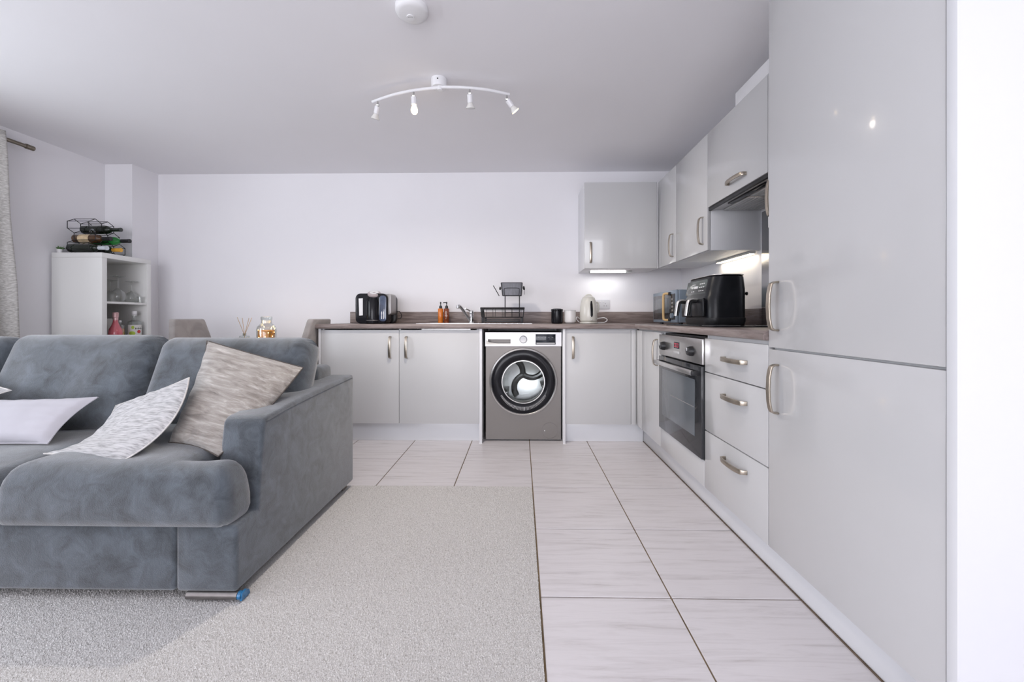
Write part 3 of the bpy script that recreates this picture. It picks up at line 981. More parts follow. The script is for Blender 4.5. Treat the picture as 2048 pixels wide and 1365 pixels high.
box('button_strip', (0.122, 0.266, WYF - 0.0098, WYF - 0.0086, 0.762, 0.772), 'grey_plastic', ds)
for k in range(5):
    box('icon', (0.130 + k * 0.028, 0.142 + k * 0.028, WYF - 0.0094, WYF - 0.0086, 0.812, 0.814), 'grey_plastic', ds)
dc = (DCX, WYF, DCZ)
N = (0, -1, 0)
rg = obj('door_ring', lathe(bmn(), [(0.246, 0.0005), (0.264, 0.0005), (0.266, 0.012), (0.262, 0.026), (0.252, 0.030), (0.246, 0.024)], dc, N, 72, False), 'silver_trim', wm, True)
dk = obj('door_rim', lathe(bmn(), [(0.250, 0.022), (0.245, 0.029), (0.225, 0.036), (0.190, 0.034), (0.172, 0.024), (0.170, -0.03), (0.225, -0.03)], dc, N, 72, False), 'black_gloss', wm, True)
bm = bmn()
for k in range(41):
    a = math.radians(212 + k * 2.9)
    for r0, r1 in ((0.193, 0.221),):
        p0 = Vector((DCX + r0 * math.cos(a), WYF - 0.0362, DCZ + r0 * math.sin(a)))
        f = 1 - abs(k - 20) / 24
        p1 = Vector((DCX + (r0 + (r1 - r0) * (0.35 + 0.65 * f)) * math.cos(a), WYF - 0.0372, DCZ + (r0 + (r1 - r0) * (0.35 + 0.65 * f)) * math.sin(a)))
        tube(bm, [p0, p1], 0.0026, 5)
obj('vent_ribs', bm, 'fascia_silver', dk, True)
obj('glass_bowl', lathe(bmn(), [(0.171, 0.022), (0.166, 0.028), (0.158, 0.022), (0.148, -0.05), (0.120, -0.095), (0.0, -0.105)], dc, N, 56, False), 'door_glass', wm, True)
obj('bowl_edge', lathe(bmn(), [(0.171, 0.0225), (0.168, 0.030), (0.162, 0.030), (0.159, 0.0225)], dc, N, 56, False), 'silver_trim', wm, True)
obj('door_seal', lathe(bmn(), [(0.234, -0.012), (0.200, -0.06), (0.178, -0.14)], dc, N, 56, False), 'grey_plastic', wm, True)
drum = obj('drum', lathe(bmn(), [(0.176, -0.10), (0.225, -0.12), (0.228, -0.38), (0.20, -0.40), (0.0, -0.405)], dc, N, 56, False), 'drum_steel', wm, True)
for k in range(3):
    a = math.radians(100 + 120 * k)
    ca, sa = math.cos(a), math.sin(a)
    p = [Vector((DCX + r * ca - o_ * sa, 0, DCZ + r * sa + o_ * ca)) for r, o_ in ((0.222, -0.045), (0.15, 0.0), (0.222, 0.045))]
    bm = prism(bmn(), [(q.x, q.z) for q in p], 'y', WYF + 0.125, WYF + 0.37)
    bevel(bm, 0.012, 3)
    obj('paddle', bm, 'drum_steel', drum, True)
for k in range(3):                                      # pressed three-armed star on the drum's back plate
    a = math.radians(90 + 120 * k)
    pth = []
    for r_, sw in ((0.0, 0.0), (0.05, 0.10), (0.10, 0.28), (0.15, 0.52), (0.19, 0.75)):
        pth.append((DCX + r_ * math.cos(a + sw), WYF + 0.392, DCZ + r_ * math.sin(a + sw)))
    bm = tube(bmn(), smooth_path(pth, 5), 0.026, 10)
    obj('drum_rib', bm, 'drum_steel', drum, True)
fc = obj('filter_cover', lathe(bmn(), [(0.060, 0), (0.060, 0.002), (0.0, 0.002)], (0.227, WYF - 0.0002, 0.082), N, 40), 'machine_grey', wm, True)
obj('cover_ring', lathe(bmn(), [(0.063, 0), (0.063, 0.0028), (0.0605, 0.0028), (0.0605, 0)], (0.227, WYF - 0.0002, 0.082), N, 40, False), 'machine_grey', fc, True)
obj('cover_catch', lathe(bmn(), [(0.004, 0.002), (0.004, 0.004), (0, 0.004)], (0.186, WYF - 0.0002, 0.082), N, 10), 'white_plastic', fc)
for x in (WX0 + 0.05, WX1 - 0.05):
    for y in (WYF + 0.06, WYB_ - 0.06):
        obj('foot', lathe(bmn(), [(0.018, 0), (0.018, 0.0115)], (x, y, 0.0003), (0, 0, 1), 12), 'black_satin', wm)

# ------------------------------------------------------------------ built-in oven
ov = thing('oven', 'stainless built-in oven with black glass door', 'oven', (0.883, 2.25, 0.28))
OY0, OY1 = 1.951, 2.549
box('body', (0.906, 1.405, OY0 + 0.016, OY1 - 0.016, 0.285, 0.872), 'black_satin', ov)
fa = box('fascia', (0.872, 0.905, OY0, OY1, 0.737, 0.862), 'steel', ov, 0.0025)
for y in (2.462, 2.062):
    k = obj('knob', lathe(bmn(), [(0.026, 0), (0.025, 0.010), (0.021, 0.024), (0.019, 0.026), (0, 0.026)], (0.8718, y, 0.795), (-1, 0, 0), 24), 'black_satin', ov, True)
    box('pointer', (0.843, 0.8455, y - 0.002, y + 0.002, 0.797, 0.812), 'white_plastic', k)
dp = box('display', (0.8695, 0.8718, 2.232, 2.302, 0.793, 0.829), 'display', ov, 0.0008)
bm = bmn()
for y in (2.292, 2.276, 2.258, 2.242):
    bx(bm, 0.8688, 0.8694, y - 0.0045, y - 0.0025, 0.800, 0.822); bx(bm, 0.8688, 0.8694, y - 0.0025, y + 0.0045, 0.819, 0.822)
    bx(bm, 0.8688, 0.8694, y - 0.0025, y + 0.0045, 0.800, 0.803)
obj('digits', bm, 'red_segment', dp)
box('button_strip', (0.8700, 0.8718, 2.222, 2.306, 0.764, 0.778), 'grey_plastic', ov, 0.0006)
od = box('door', (0.870, 0.900, OY0, OY1, 0.281, 0.729), 'oven_glass', ov, 0.002)
box('window', (0.8685, 0.8698, OY0 + 0.075, OY1 - 0.060, 0.372, 0.655), 'oven_window', od, 0.0004)
box('wire_shelf', (0.8678, 0.8684, OY0 + 0.08, OY1 - 0.20, 0.515, 0.5185), 'steel', od)
hb = box('handle', (0.828, 0.842, OY0 + 0.030, OY1 - 0.030, 0.682, 0.706), 'silver_trim', od, 0.002)
for y in (OY0 + 0.018, OY1 - 0.042):
    box('handle_bracket', (0.829, 0.8698, y, y + 0.024, 0.684, 0.704), 'black_satin', hb, 0.001)

# ------------------------------------------------------------------ sink and tap
sk = thing('sink', 'stainless inset sink with drainer behind the dish rack', 'sink', (-0.36, 3.36, TOP))
bm = bmn()
z0 = TOP + 0.0004
bx(bm, -0.83, SX0 + 0.01, 3.17, 3.60, z0, z0 + 0.003); bx(bm, SX1 - 0.01, 0.09, 3.17, 3.60, z0, z0 + 0.003)
bx(bm, SX0 + 0.01, SX1 - 0.01, 3.17, SY0 + 0.01, z0, z0 + 0.003); bx(bm, SX0 + 0.01, SX1 - 0.01, SY1 - 0.01, 3.60, z0, z0 + 0.003)
obj('rim', bm, 'steel', sk)
bm = bmn()
a, b, c_, d_ = SX0 + 0.004, SX1 - 0.004, SY0 + 0.004, SY1 - 0.004
zb = 0.77
bx(bm, a, a + 0.002, c_, d_, zb, z0); bx(bm, b - 0.002, b, c_, d_, zb, z0); bx(bm, a, b, c_, c_ + 0.002, zb, z0); bx(bm, a, b, d_ - 0.002, d_, zb, z0)
bx(bm, a, b, c_, d_, zb - 0.002, zb)
obj('bowl', bm, 'steel', sk)
bm = bmn()
for k in range(9):
    tube(bm, [(-0.34 + k * 0.045, 3.22, z0 + 0.003), (-0.34 + k * 0.045, 3.53, z0 + 0.003)], 0.003, 6)
obj('drainer_ribs', bm, 'steel', sk, True)
ZS = z0 + 0.0032
tp = thing('tap', 'chrome single-lever mixer tap beside the dish rack', 'tap', (-0.437, 3.552, ZS))
obj('base', lathe(bmn(), [(0.027, 0), (0.027, 0.006), (0.022, 0.012), (0.022, 0.075), (0.019, 0.085)], (-0.437, 3.552, ZS), (0, 0, 1), 24), 'chrome', tp, True)
obj('spout', tube(bmn(), smooth_path([(-0.447, 3.545, ZS + 0.02), (-0.475, 3.49, ZS + 0.072), (-0.505, 3.42, ZS + 0.128), (-0.519, 3.39, ZS + 0.146), (-0.524, 3.378, ZS + 0.142)], 6), 0.0125, 14), 'chrome', tp, True)
obj('aerator', lathe(bmn(), [(0.014, 0), (0.014, 0.022), (0.011, 0.024)], (-0.526, 3.373, ZS + 0.148), (-0.1, -0.1, -1), 16), 'chrome', tp, True)
bm = bmn()
lathe(bm, [(0.0225, 0), (0.024, 0.010), (0.018, 0.024), (0, 0.028)], (-0.437, 3.552, ZS + 0.0855), (0, 0, 1), 20)
tube(bm, smooth_path([(-0.437, 3.55, ZS + 0.102), (-0.462, 3.50, ZS + 0.118), (-0.478, 3.46, ZS + 0.124)], 5), 0.006, 8)
obj('lever', bm, 'chrome', tp, True)


# ------------------------------------------------------------------ soap dispensers
def dispenser(label, u, body, nozzle):
    y = 3.555
    x = PX(u, 640, y).x
    t = thing('soap_dispenser', label, 'soap bottle', (x, y, ZS))
    obj('bottle', lathe(bmn(), [(0.022, 0), (0.0235, 0.003), (0.0235, 0.122), (0.021, 0.128), (0.011, 0.129)], (x, y, ZS), (0, 0, 1), 24), body, t, True, 45)
    obj('collar', lathe(bmn(), [(0.0135, 0.1295), (0.0135, 0.144), (0.010, 0.152), (0.0045, 0.155)], (x, y, ZS), (0, 0, 1), 18), 'black_satin', t, True)
    bm = lathe(bmn(), [(0.0038, 0.1555), (0.0038, 0.170), (0.0065, 0.171), (0.0065, 0.184), (0.003, 0.187)], (x, y, ZS), (0, 0, 1), 12)
    tube(bm, [Vector((x, y, ZS + 0.181)), Vector((x, y, ZS + 0.181)) + Vector(nozzle), Vector((x, y, ZS + 0.175)) + Vector(nozzle) * 1.1], 0.0036, 8)
    obj('pump', bm, 'black_satin', t, True)
    return t, x, y


dispenser('bright orange soap dispenser with black pump', 881.3, 'amber_orange', (0.004, -0.026, 0))
t, x, y = dispenser('dark amber soap dispenser with pale printed label', 893.2, 'amber_brown', (-0.026, -0.004, 0))
bm = bmn()
for k, (zz, ww) in enumerate(((0.098, 0.010), (0.088, 0.018), (0.078, 0.010), (0.062, 0.020), (0.054, 0.008), (0.036, 0.006))):
    a0 = ww / 0.0238
    for q in range(6):
        aa = -PI / 2 - a0 / 2 + a0 * q / 5
        bx(bm, x + 0.0239 * math.cos(aa) - 0.0019, x + 0.0239 * math.cos(aa) + 0.0019, y + 0.0239 * math.sin(aa) - 0.0006, y + 0.0239 * math.sin(aa) + 0.0004, ZS + zz, ZS + zz + 0.0042)
obj('label_print', bm, 'label_gold', t)

# ------------------------------------------------------------------ dish rack
rk = thing('dish_rack', 'black wire dish rack with cutlery caddy on the drainer', 'dish rack', (-0.15, 3.36, ZS + 0.004))
zr = ZS + 0.0042
RX0, RX1, RY0, RY1 = -0.318, 0.022, 3.225, 3.500
for x in (RX0 + 0.012, RX1 - 0.012):
    for y in (RY0 + 0.012, RY1 - 0.012):
        box('foot', (x - 0.010, x + 0.010, y - 0.008, y + 0.008, zr, zr + 0.045), 'black_wire', rk, 0.002)
tr = obj('drip_tray', bevel(bx(bmn(), RX0 + 0.026, RX1 - 0.026, RY0 + 0.01, RY1 - 0.01, zr + 0.006, zr + 0.018), 0.003), 'black_satin', rk, True)
box('tray_lip', (RX0 + 0.028, RX1 - 0.028, RY0 + 0.004, RY0 + 0.0095, zr + 0.024, zr + 0.030), 'black_satin', tr, 0.001)
bm = bmn()


def ring(x0, x1, y0, y1, z, r):
    tube(bm, [(p[0], p[1], z) for p in rrect(x0, x1, y0, y1, 0.02, 3)], r, 6, True)


ring(RX0 + 0.004, RX1 - 0.004, RY0, RY1, zr + 0.046, 0.0042)
ring(RX0 - 0.006, RX1 + 0.006, RY0 - 0.010, RY1 + 0.008, zr + 0.121, 0.0042)
ring(RX0 - 0.002, RX1 + 0.002, RY0 - 0.006, RY1 + 0.004, zr + 0.110, 0.0028)
for x in np.linspace(RX0 + 0.02, RX1 - 0.02, 5):
    for y, dy in ((RY0, -0.010), (RY1, 0.008)):
        tube(bm, [(x, y, zr + 0.046), (x, y + dy, zr + 0.121)], 0.0018, 5)
for sx, x in ((-1, RX0), (1, RX1)):
    for y in np.linspace(RY0 + 0.015, RY1 - 0.015, 4):
        tube(bm, [(x - sx * 0.004, y, zr + 0.046), (x + sx * 0.006, y, zr + 0.121)], 0.0040, 6)
for x in np.linspace(RX0 + 0.03, RX1 - 0.03, 16):
    tube(bm, [(x, RY0 + 0.002, zr + 0.047), (x, RY1 - 0.002, zr + 0.047)], 0.0016, 5)
obj('basket', bm, 'black_wire', rk, True)
bm = bmn()
yc = 3.40
for x in (-0.134, -0.012):
    tube(bm, [(x, yc + 0.03, zr + 0.048), (x, yc + 0.03, zr + 0.225)], 0.0042, 7)
    tube(bm, [(x, yc + 0.03, zr + 0.087), (x, yc - 0.02, zr + 0.087)], 0.003, 6)
tube(bm, [(-0.134, yc + 0.03, zr + 0.087), (-0.012, yc + 0.03, zr + 0.087)], 0.003, 6)
obj('posts', bm, 'black_wire', rk, True)
cz0, cz1 = zr + 0.2255, zr + 0.335
cd = bmn()
prof0, prof1 = rrect(-0.152, 0.004, yc - 0.030, yc + 0.045, 0.012, 3), rrect(-0.164, 0.012, yc - 0.038, yc + 0.050, 0.014, 3)
lo = [cd.verts.new((p[0], p[1], cz0)) for p in prof0]
hi = [cd.verts.new((p[0], p[1], cz1)) for p in prof1]
hi2 = [cd.verts.new((p[0] * 0.96 - 0.003, p[1] + (yc + 0.006 - p[1]) * 0.08, cz1 - 0.001)) for p in prof1]
lo2 = [cd.verts.new((p[0] * 0.96 - 0.003, p[1] + (yc + 0.006 - p[1]) * 0.08, cz0 + 0.004)) for p in prof0]
m_ = len(lo)
cd.faces.new(lo[::-1]); cd.faces.new(lo2)
for i in range(m_):
    j = (i + 1) % m_
    cd.faces.new((lo[i], lo[j], hi[j], hi[i])); cd.faces.new((hi[i], hi[j], hi2[j], hi2[i])); cd.faces.new((hi2[i], hi2[j], lo2[j], lo2[i]))
bmesh.ops.recalc_face_normals(cd, faces=cd.faces)
cad = obj('cutlery_caddy', cd, 'caddy_grey', rk, True)
bm = bmn()
tube(bm, [(p[0], p[1], cz1) for p in prof1], 0.003, 6, True)
tube(bm, [(p[0], p[1], cz0 + 0.003) for p in prof0], 0.003, 6, True)
for x0, x1 in ((-0.153, -0.165), (0.005, 0.013)):
    tube(bm, [(x0, yc - 0.030, cz0), (x1, yc - 0.038, cz1)], 0.0032, 6)
arch = [(-0.136, cz0 + 0.006), (-0.140, cz0 + 0.050), (-0.130, cz0 + 0.064), (-0.076, cz0 + 0.066), (-0.022, cz0 + 0.064), (-0.012, cz0 + 0.050), (-0.016, cz0 + 0.006)]
tube(bm, smooth_path([(x, yc - 0.032 - (z - cz0) * 0.075, z) for x, z in arch], 4), 0.0024, 6)
obj('caddy_frame', bm, 'black_wire', cad, True)
bm = bmn()
lathe(bm, [(0.004, 0), (0.015, 0.004), (0.017, 0.016), (0.0, 0.020)], (0.016, yc, cz0 + 0.066), (1, 0, 0.15), 14)
tube(bm, [(0.030, yc, cz0 + 0.062), (0.030, yc, cz0 + 0.012)], 0.0018, 5)
obj('hook', bm, 'black_wire', rk, True)
bm = lathe(bmn(), [(0.004, 0), (0.014, 0.004), (0.013, 0.014), (0.0, 0.018)], (-0.166, yc, cz0 + 0.064), (-1, 0, 0.1), 14)
obj('hook', bm, 'black_wire', rk, True)
sp = obj('spatula', tube(bmn(), [PX(998.5, 592.5, 3.42), PX(996, 588, 3.42), PX(986.5, 571.5, 3.42)], 0.0034, 7), 'black_satin', None, True)
tag(sp, 'thin black utensil leaning out beside the cutlery caddy', 'utensil')


# ------------------------------------------------------------------ bottle preparation machine
pm = thing('formula_machine', 'black bottle preparation machine with white water window on the worktop', 'appliance', (-1.21, 3.40, TOP))
zp = TOP + 0.001
PX0, PX1, PY0, PY1 = -1.368, -1.104, 3.30, 3.52
bm = prism(bmn(), rrect(PX0, PX1, zp, zp + 0.250, 0.042, 6), 'y', PY0, PY1 - 0.05)
body = obj('body', bevel(bm, 0.008, 3, 0.9), 'black_gloss', pm, True)
bm = prism(bmn(), rrect(PX0 + 0.02, PX1 + 0.022, zp, zp + 0.246, 0.042, 6), 'y', PY1 - 0.049, PY1)
obj('rear_shell', bevel(bm, 0.008, 3, 0.9), 'black_satin', pm, True)
bm = prism(bmn(), rrect(PX1 - 0.02, PX1 + 0.024, zp + 0.075, zp + 0.248, 0.02, 6), 'y', PY0 + 0.03, PY1 - 0.052)
obj('side_tank', bevel(bm, 0.004, 2, 0.9), 'prep_silver', pm, True)
bm = prism(bmn(), [(PX0 + 0.029, zp + 0.207), (PX0 + 0.064, zp + 0.209), (PX0 + 0.064, zp + 0.068), (PX0 + 0.034, zp + 0.066)], 'y', PY0 - 0.003, PY0 - 0.0003)
obj('water_window', bevel(bm, 0.001), 'white_plastic', pm)
obj('column', lathe(bmn(), [(0.054, 0.006), (0.056, 0.03), (0.056, 0.18), (0.048, 0.206), (0.046, 0.214)], (-1.226, PY0 + 0.02, zp), (0, 0, 1), 32), 'black_gloss', pm, True)
obj('drip_edge', tube(bmn(), [(-1.226 + 0.058 * math.cos(a), PY0 + 0.02 + 0.058 * math.sin(a), zp + 0.028) for a in np.linspace(PI * 1.05, PI * 1.95, 12)], 0.0022, 6), 'silver_trim', pm, True)
ld = obj('lid', lathe(bmn(), [(0.046, 0), (0.053, 0.005), (0.054, 0.018), (0.048, 0.026), (0.0, 0.028)], (-1.222, PY0 + 0.035, zp + 0.234), (0.10, -0.42, 1), 32), 'prep_lid', pm, True)
obj('lid_badge', lathe(bmn(), [(0.036, 0.0265), (0.036, 0.0295), (0.018, 0.0298), (0.018, 0.0275)], (-1.222, PY0 + 0.035, zp + 0.234), (0.10, -0.42, 1), 28), 'white_plastic', ld, True)
bm = prism(bmn(), rrect(-1.166, PX1 - 0.004, zp + 0.018, zp + 0.232, 0.024, 5), 'y', PY0 - 0.008, PY0 - 0.0003)
cp = obj('control_panel', bevel(bm, 0.003, 2, 0.9), 'panel_blue', pm, True)
for r_ in range(6):
    for c2 in range(2):
        obj('button', lathe(bmn(), [(0.0045, 0), (0.0045, 0.0015), (0, 0.002)], (-1.146 + c2 * 0.016, PY0 - 0.0081, zp + 0.042 + r_ * 0.0105), N, 10), 'white_plastic', cp)
obj('power_cord', tube(bmn(), smooth_path([(PX1 + 0.018, PY1 - 0.03, zp + 0.10), (PX1 + 0.042, PY1 - 0.02, zp + 0.104), (PX1 + 0.054, PY1 + 0.0, zp + 0.075), (PX1 + 0.046, PY1 + 0.01, zp + 0.048), (PX1 + 0.024, PY1 - 0.004, zp + 0.040)], 6), 0.0034, 8), 'black_satin', pm, True)


# ------------------------------------------------------------------ canister, mug, kettle, socket
zw = TOP + 0.0008
yk = 3.40
x = PX(1114, 640, yk).x
t = thing('storage_canister', 'glossy black lidded canister beside the white pot', 'canister', (x, yk, zw))
obj('jar', lathe(bmn(), [(0.040, 0), (0.047, 0.004), (0.049, 0.012), (0.049, 0.104), (0.046, 0.108)], (x, yk, zw), (0, 0, 1), 32), 'black_gloss', t, True)
obj('lid', lathe(bmn(), [(0.051, 0.1085), (0.052, 0.112), (0.050, 0.120), (0.030, 0.127), (0.0, 0.129)], (x, yk, zw), (0, 0, 1), 32), 'black_gloss', t, True)
x = PX(1140, 640, yk).x
t = thing('storage_pot', 'plain white round pot between the black canister and the kettle', 'pot', (x, yk, zw))
obj('jar', lathe(bmn(), [(0.030, 0), (0.036, 0.002), (0.047, 0.014), (0.049, 0.03), (0.049, 0.106), (0.045, 0.106), (0.044, 0.03), (0.0, 0.02)], (x, yk, zw), (0, 0, 1), 32, False), 'white_ceramic', t, True)
obj('rim', lathe(bmn(), [(0.0445, 0.1065), (0.0505, 0.1065), (0.0505, 0.111), (0.0445, 0.112)], (x, yk, zw), (0, 0, 1), 32, False), 'grey_plastic', t, True)
x = PX(1177, 640, yk).x
kt = thing('kettle', 'cream enamel electric kettle with chrome water gauge', 'kettle', (x, yk, zw))
obj('power_base', lathe(bmn(), [(0.070, 0), (0.073, 0.003), (0.073, 0.014), (0.066, 0.018)], (x, yk, zw), (0, 0, 1), 36), 'cream_enamel', kt, True)
kb = obj('body', lathe(bmn(), [(0.062, 0.0185), (0.070, 0.022), (0.0725, 0.030), (0.0725, 0.09), (0.070, 0.14), (0.063, 0.185), (0.053, 0.213), (0.050, 0.216)], (x, yk, zw), (0, 0, 1), 40), 'cream_enamel', kt, True)
lid = obj('lid', lathe(bmn(), [(0.050, 0.2165), (0.047, 0.222), (0.030, 0.229), (0.0, 0.231)], (x, yk, zw), (0, 0, 1), 32), 'cream_enamel', kt, True)
obj('lid_grip', tube(bmn(), smooth_path([(x - 0.030, yk, zw + 0.228), (x - 0.012, yk, zw + 0.240), (x + 0.014, yk, zw + 0.241), (x + 0.030, yk, zw + 0.228)], 5), 0.006, 8), 'cream_enamel', lid, True)
bm = bmn()                                              # gauge follows the body curve
gz = [(0.055, 0.0733, 0.004), (0.068, 0.0733, 0.010), (0.12, 0.0722, 0.011), (0.16, 0.0685, 0.010), (0.188, 0.0635, 0.005)]
ga = math.radians(-79)
rows = []
for zz, r_, hw in gz:
    row = []
    for q in (-1, -0.5, 0, 0.5, 1):
        a = ga + q * hw / r_
        row.append((bm.verts.new((x + (r_ - 0.0005) * math.cos(a), yk + (r_ - 0.0005) * math.sin(a), zw + zz)),
                    bm.verts.new((x + (r_ + 0.0025 * (1 - q * q * 0.7)) * math.cos(a), yk + (r_ + 0.0025 * (1 - q * q * 0.7)) * math.sin(a), zw + zz))))
    rows.append(row)
for a_, b_ in zip(rows, rows[1:]):
    for k in range(4):
        bm.faces.new((a_[k][1], a_[k + 1][1], b_[k + 1][1], b_[k][1]))
    for k in (0, 4):
        bm.faces.new((a_[k][0], a_[k][1], b_[k][1], b_[k][0]))
for row in (rows[0], rows[-1]):
    for k in range(4):
        bm.faces.new((row[k][0], row[k][1], row[k + 1][1], row[k + 1][0]))
bmesh.ops.recalc_face_normals(bm, faces=bm.faces)
obj('water_gauge', bm, 'black_gloss', kb, True)
bm = bmn()
tube(bm, smooth_path([(x + 0.062, yk + 0.02, zw + 0.180), (x + 0.082, yk + 0.03, zw + 0.176), (x + 0.089, yk + 0.032, zw + 0.150), (x + 0.088, yk + 0.032, zw + 0.115), (x + 0.078, yk + 0.026, zw + 0.095), (x + 0.068, yk + 0.022, zw + 0.092)], 5), 0.009, 10)
obj('handle', bm, 'cream_enamel', kt, True)
bm = lathe(bmn(), [(0.005, 0), (0.007, 0.006), (0.004, 0.012)], (x + 0.012, yk - 0.0735, zw + 0.030), (0, -1, 0.2), 10)
obj('switch', bm, 'grey_plastic', kt, True)
obj('power_cord', tube(bmn(), smooth_path([(x + 0.068, yk + 0.03, zw + 0.008), (x + 0.10, yk + 0.04, zw + 0.006), (x + 0.145, yk + 0.05, zw + 0.010), (x + 0.170, yk + 0.06, zw + 0.030), (x + 0.150, yk + 0.08, zw + 0.048), (x + 0.11, yk + 0.10, zw + 0.044), (x + 0.06, yk + 0.12, zw + 0.028), (x - 0.03, yk + 0.14, zw + 0.030), (x - 0.078, yk + 0.12, zw + 0.056), (x - 0.088, yk + 0.09, zw + 0.035), (x - 0.070, yk + 0.05, zw + 0.010)], 6), 0.0038, 8), 'white_plastic', kt, True)
sk_ = thing('wall_socket', 'white double wall socket beside the kettle', 'socket', (0.735, YB - 0.001, 1.090))
box('plate', (0.662, 0.808, YB - 0.010, YB - 0.001, 1.047, 1.133), 'socket_plate', sk_, 0.003)
bm = bmn()
for x0 in (0.692, 0.758):
    for dx, dz, w, h in ((0, 0.016, 0.004, 0.008), (-0.011, -0.006, 0.007, 0.004), (0.011, -0.006, 0.007, 0.004)):
        bx(bm, x0 + dx - w / 2 + 0.01, x0 + dx + w / 2 + 0.01, YB - 0.0108, YB - 0.0101, 1.082 + dz - h / 2, 1.082 + dz + h / 2)
obj('pin_slots', bm, 'ink', sk_)
for x0 in (0.722, 0.750):
    box('rocker', (x0 - 0.005, x0 + 0.005, YB - 0.0125, YB - 0.0101, 1.108, 1.122), 'white_plastic', sk_, 0.0008)

# ------------------------------------------------------------------ hob, air fryer, microwave
t = thing('hob', 'black glass hob set into the worktop under the air fryer', 'hob', (1.16, 2.20, TOP))
box('glass', (0.925, 1.425, 1.955, 2.575, TOP + 0.0005, TOP + 0.006), 'black_gloss', t, 0.0015)
for x_, y_, r_ in ((1.04, 2.11, 0.09), (1.30, 2.11, 0.07), (1.04, 2.42, 0.07), (1.30, 2.42, 0.09)):
    obj('cooking_zone', lathe(bmn(), [(r_, 0), (r_, 0.0003), (r_ - 0.003, 0.0003), (r_ - 0.003, 0)], (x_, y_, TOP + 0.0061), (0, 0, 1), 36, False), 'grey_plastic', t)

AF = (1.132, 2.385, TOP + 0.0066)
af = thing('air_fryer', 'large black two-drawer air fryer with silver handles', 'air fryer', AF)


def loft(secs, n=8):
    """stack of rounded-rectangle sections (z, x0, x1, y0, y1, r) in local coordinates"""
    bm = bmn()
    rings = [[bm.verts.new((p[0], p[1], z)) for p in rrect(x0, x1, y0, y1, r, n)] for z, x0, x1, y0, y1, r in secs]
    bm.faces.new(rings[0][::-1]); bm.faces.new(rings[-1])
    for a, b in zip(rings, rings[1:]):
        for k in range(len(a)):
            bm.faces.new((a[k], a[(k + 1) % len(a)], b[(k + 1) % len(b)], b[k]))
    bmesh.ops.recalc_face_normals(bm, faces=bm.faces)
    return bm


w2 = 0.180
obj('base', loft([(0.0, -0.105, 0.112, -w2 + 0.01, w2 - 0.01, 0.06), (0.022, -0.110, 0.114, -w2, w2, 0.06), (0.040, -0.110, 0.114, -w2, w2, 0.06)]), 'black_satin', af, True, 40, True)
obj('body', loft([(0.0405, -0.108, 0.112, -w2, w2, 0.065), (0.155, -0.110, 0.112, -w2, w2, 0.065), (0.165, -0.103, 0.112, -w2, w2, 0.065), (0.200, -0.098, 0.112, -w2, w2, 0.065), (0.268, -0.080, 0.104, -w2 + 0.002, w2 - 0.002, 0.065)]), 'fryer_black', af, True, 40, True)
top = obj('top', loft([(0.2685, -0.076, 0.100, -w2 + 0.006, w2 - 0.006, 0.062), (0.274, -0.078, 0.102, -w2 + 0.002, w2 - 0.002, 0.062), (0.279, -0.074, 0.098, -w2 + 0.006, w2 - 0.006, 0.062)]), 'black_gloss', af, True, 40, True)
obj('top_trim', tube(bmn(), [(p[0], p[1], 0.2775) for p in rrect(-0.0785, 0.1025, -w2 + 0.001, w2 - 0.001, 0.062, 8)], 0.0022, 6, True), 'silver_trim', top, True, 60, True)
bm = bmn()                                               # sloping control panel on the front
v = [bm.verts.new(p) for p in ((-0.1015, -0.115, 0.178), (-0.1015, 0.150, 0.178), (-0.0855, 0.150, 0.258), (-0.0855, -0.115, 0.258), (-0.094, -0.115, 0.178), (-0.094, 0.150, 0.178), (-0.078, 0.150, 0.258), (-0.078, -0.115, 0.258))]
for f in ((0, 1, 2, 3), (7, 6, 5, 4), (0, 4, 5, 1), (1, 5, 6, 2), (2, 6, 7, 3), (3, 7, 4, 0)):
    bm.faces.new([v[i] for i in f])
bmesh.ops.recalc_face_normals(bm, faces=bm.faces)
cp = obj('control_panel', bevel(bm, 0.0015), 'fryer_panel', af, True, 40, True)
bm = bmn()
for r_ in range(3):
    for q in range(5):
        y0 = -0.09 + q * 0.024 + (0.05 if q > 2 else 0)
        z0_ = 0.194 + r_ * 0.020
        xx = -0.1018 + (z0_ - 0.178) * 0.2
        bx(bm, xx - 0.0008, xx + 0.003, y0, y0 + 0.014, z0_, z0_ + 0.0045)
bx(bm, -0.0965, -0.092, -0.01, 0.035, 0.212, 0.226)
obj('panel_marks', bm, 'white_plastic', cp, local=True)
for s in (-1, 1):
    yc_ = s * 0.076
    d = obj('drawer', bevel(bx(bmn(), -0.128, -0.1115, yc_ - 0.071, yc_ + 0.071, 0.046, 0.150), 0.006, 3), 'fryer_black', af, True, 40, True)
    bm = bmn()
    tube(bm, smooth_path([(-0.130, yc_, 0.143), (-0.158, yc_, 0.144), (-0.176, yc_, 0.136), (-0.184, yc_, 0.110), (-0.190, yc_, 0.066), (-0.192, yc_, 0.052)], 4), 0.0085, 8)
    bm.transform(Matrix.Translation((0, yc_, 0)) @ Matrix.Diagonal((1, 1.7, 1, 1)) @ Matrix.Translation((0, -yc_, 0)))
    h = obj('drawer_handle', bm, 'silver_trim', d, True, 50, True)
    bm = bmn()
    tube(bm, smooth_path([(-0.130, yc_, 0.130), (-0.156, yc_, 0.131), (-0.166, yc_, 0.122), (-0.173, yc_, 0.080), (-0.179, yc_, 0.054)], 4), 0.0058, 8)
    obj('handle_lining', bm, 'black_satin', h, True, 50, True)
obj('rear_spacer', lathe(bmn(), [(0.007, 0), (0.007, 0.010), (0.010, 0.012), (0.010, 0.016), (0, 0.016)], (0.108, -0.13, 0.175), (1, 0, 0), 12), 'black_satin', af, True, 40, True)

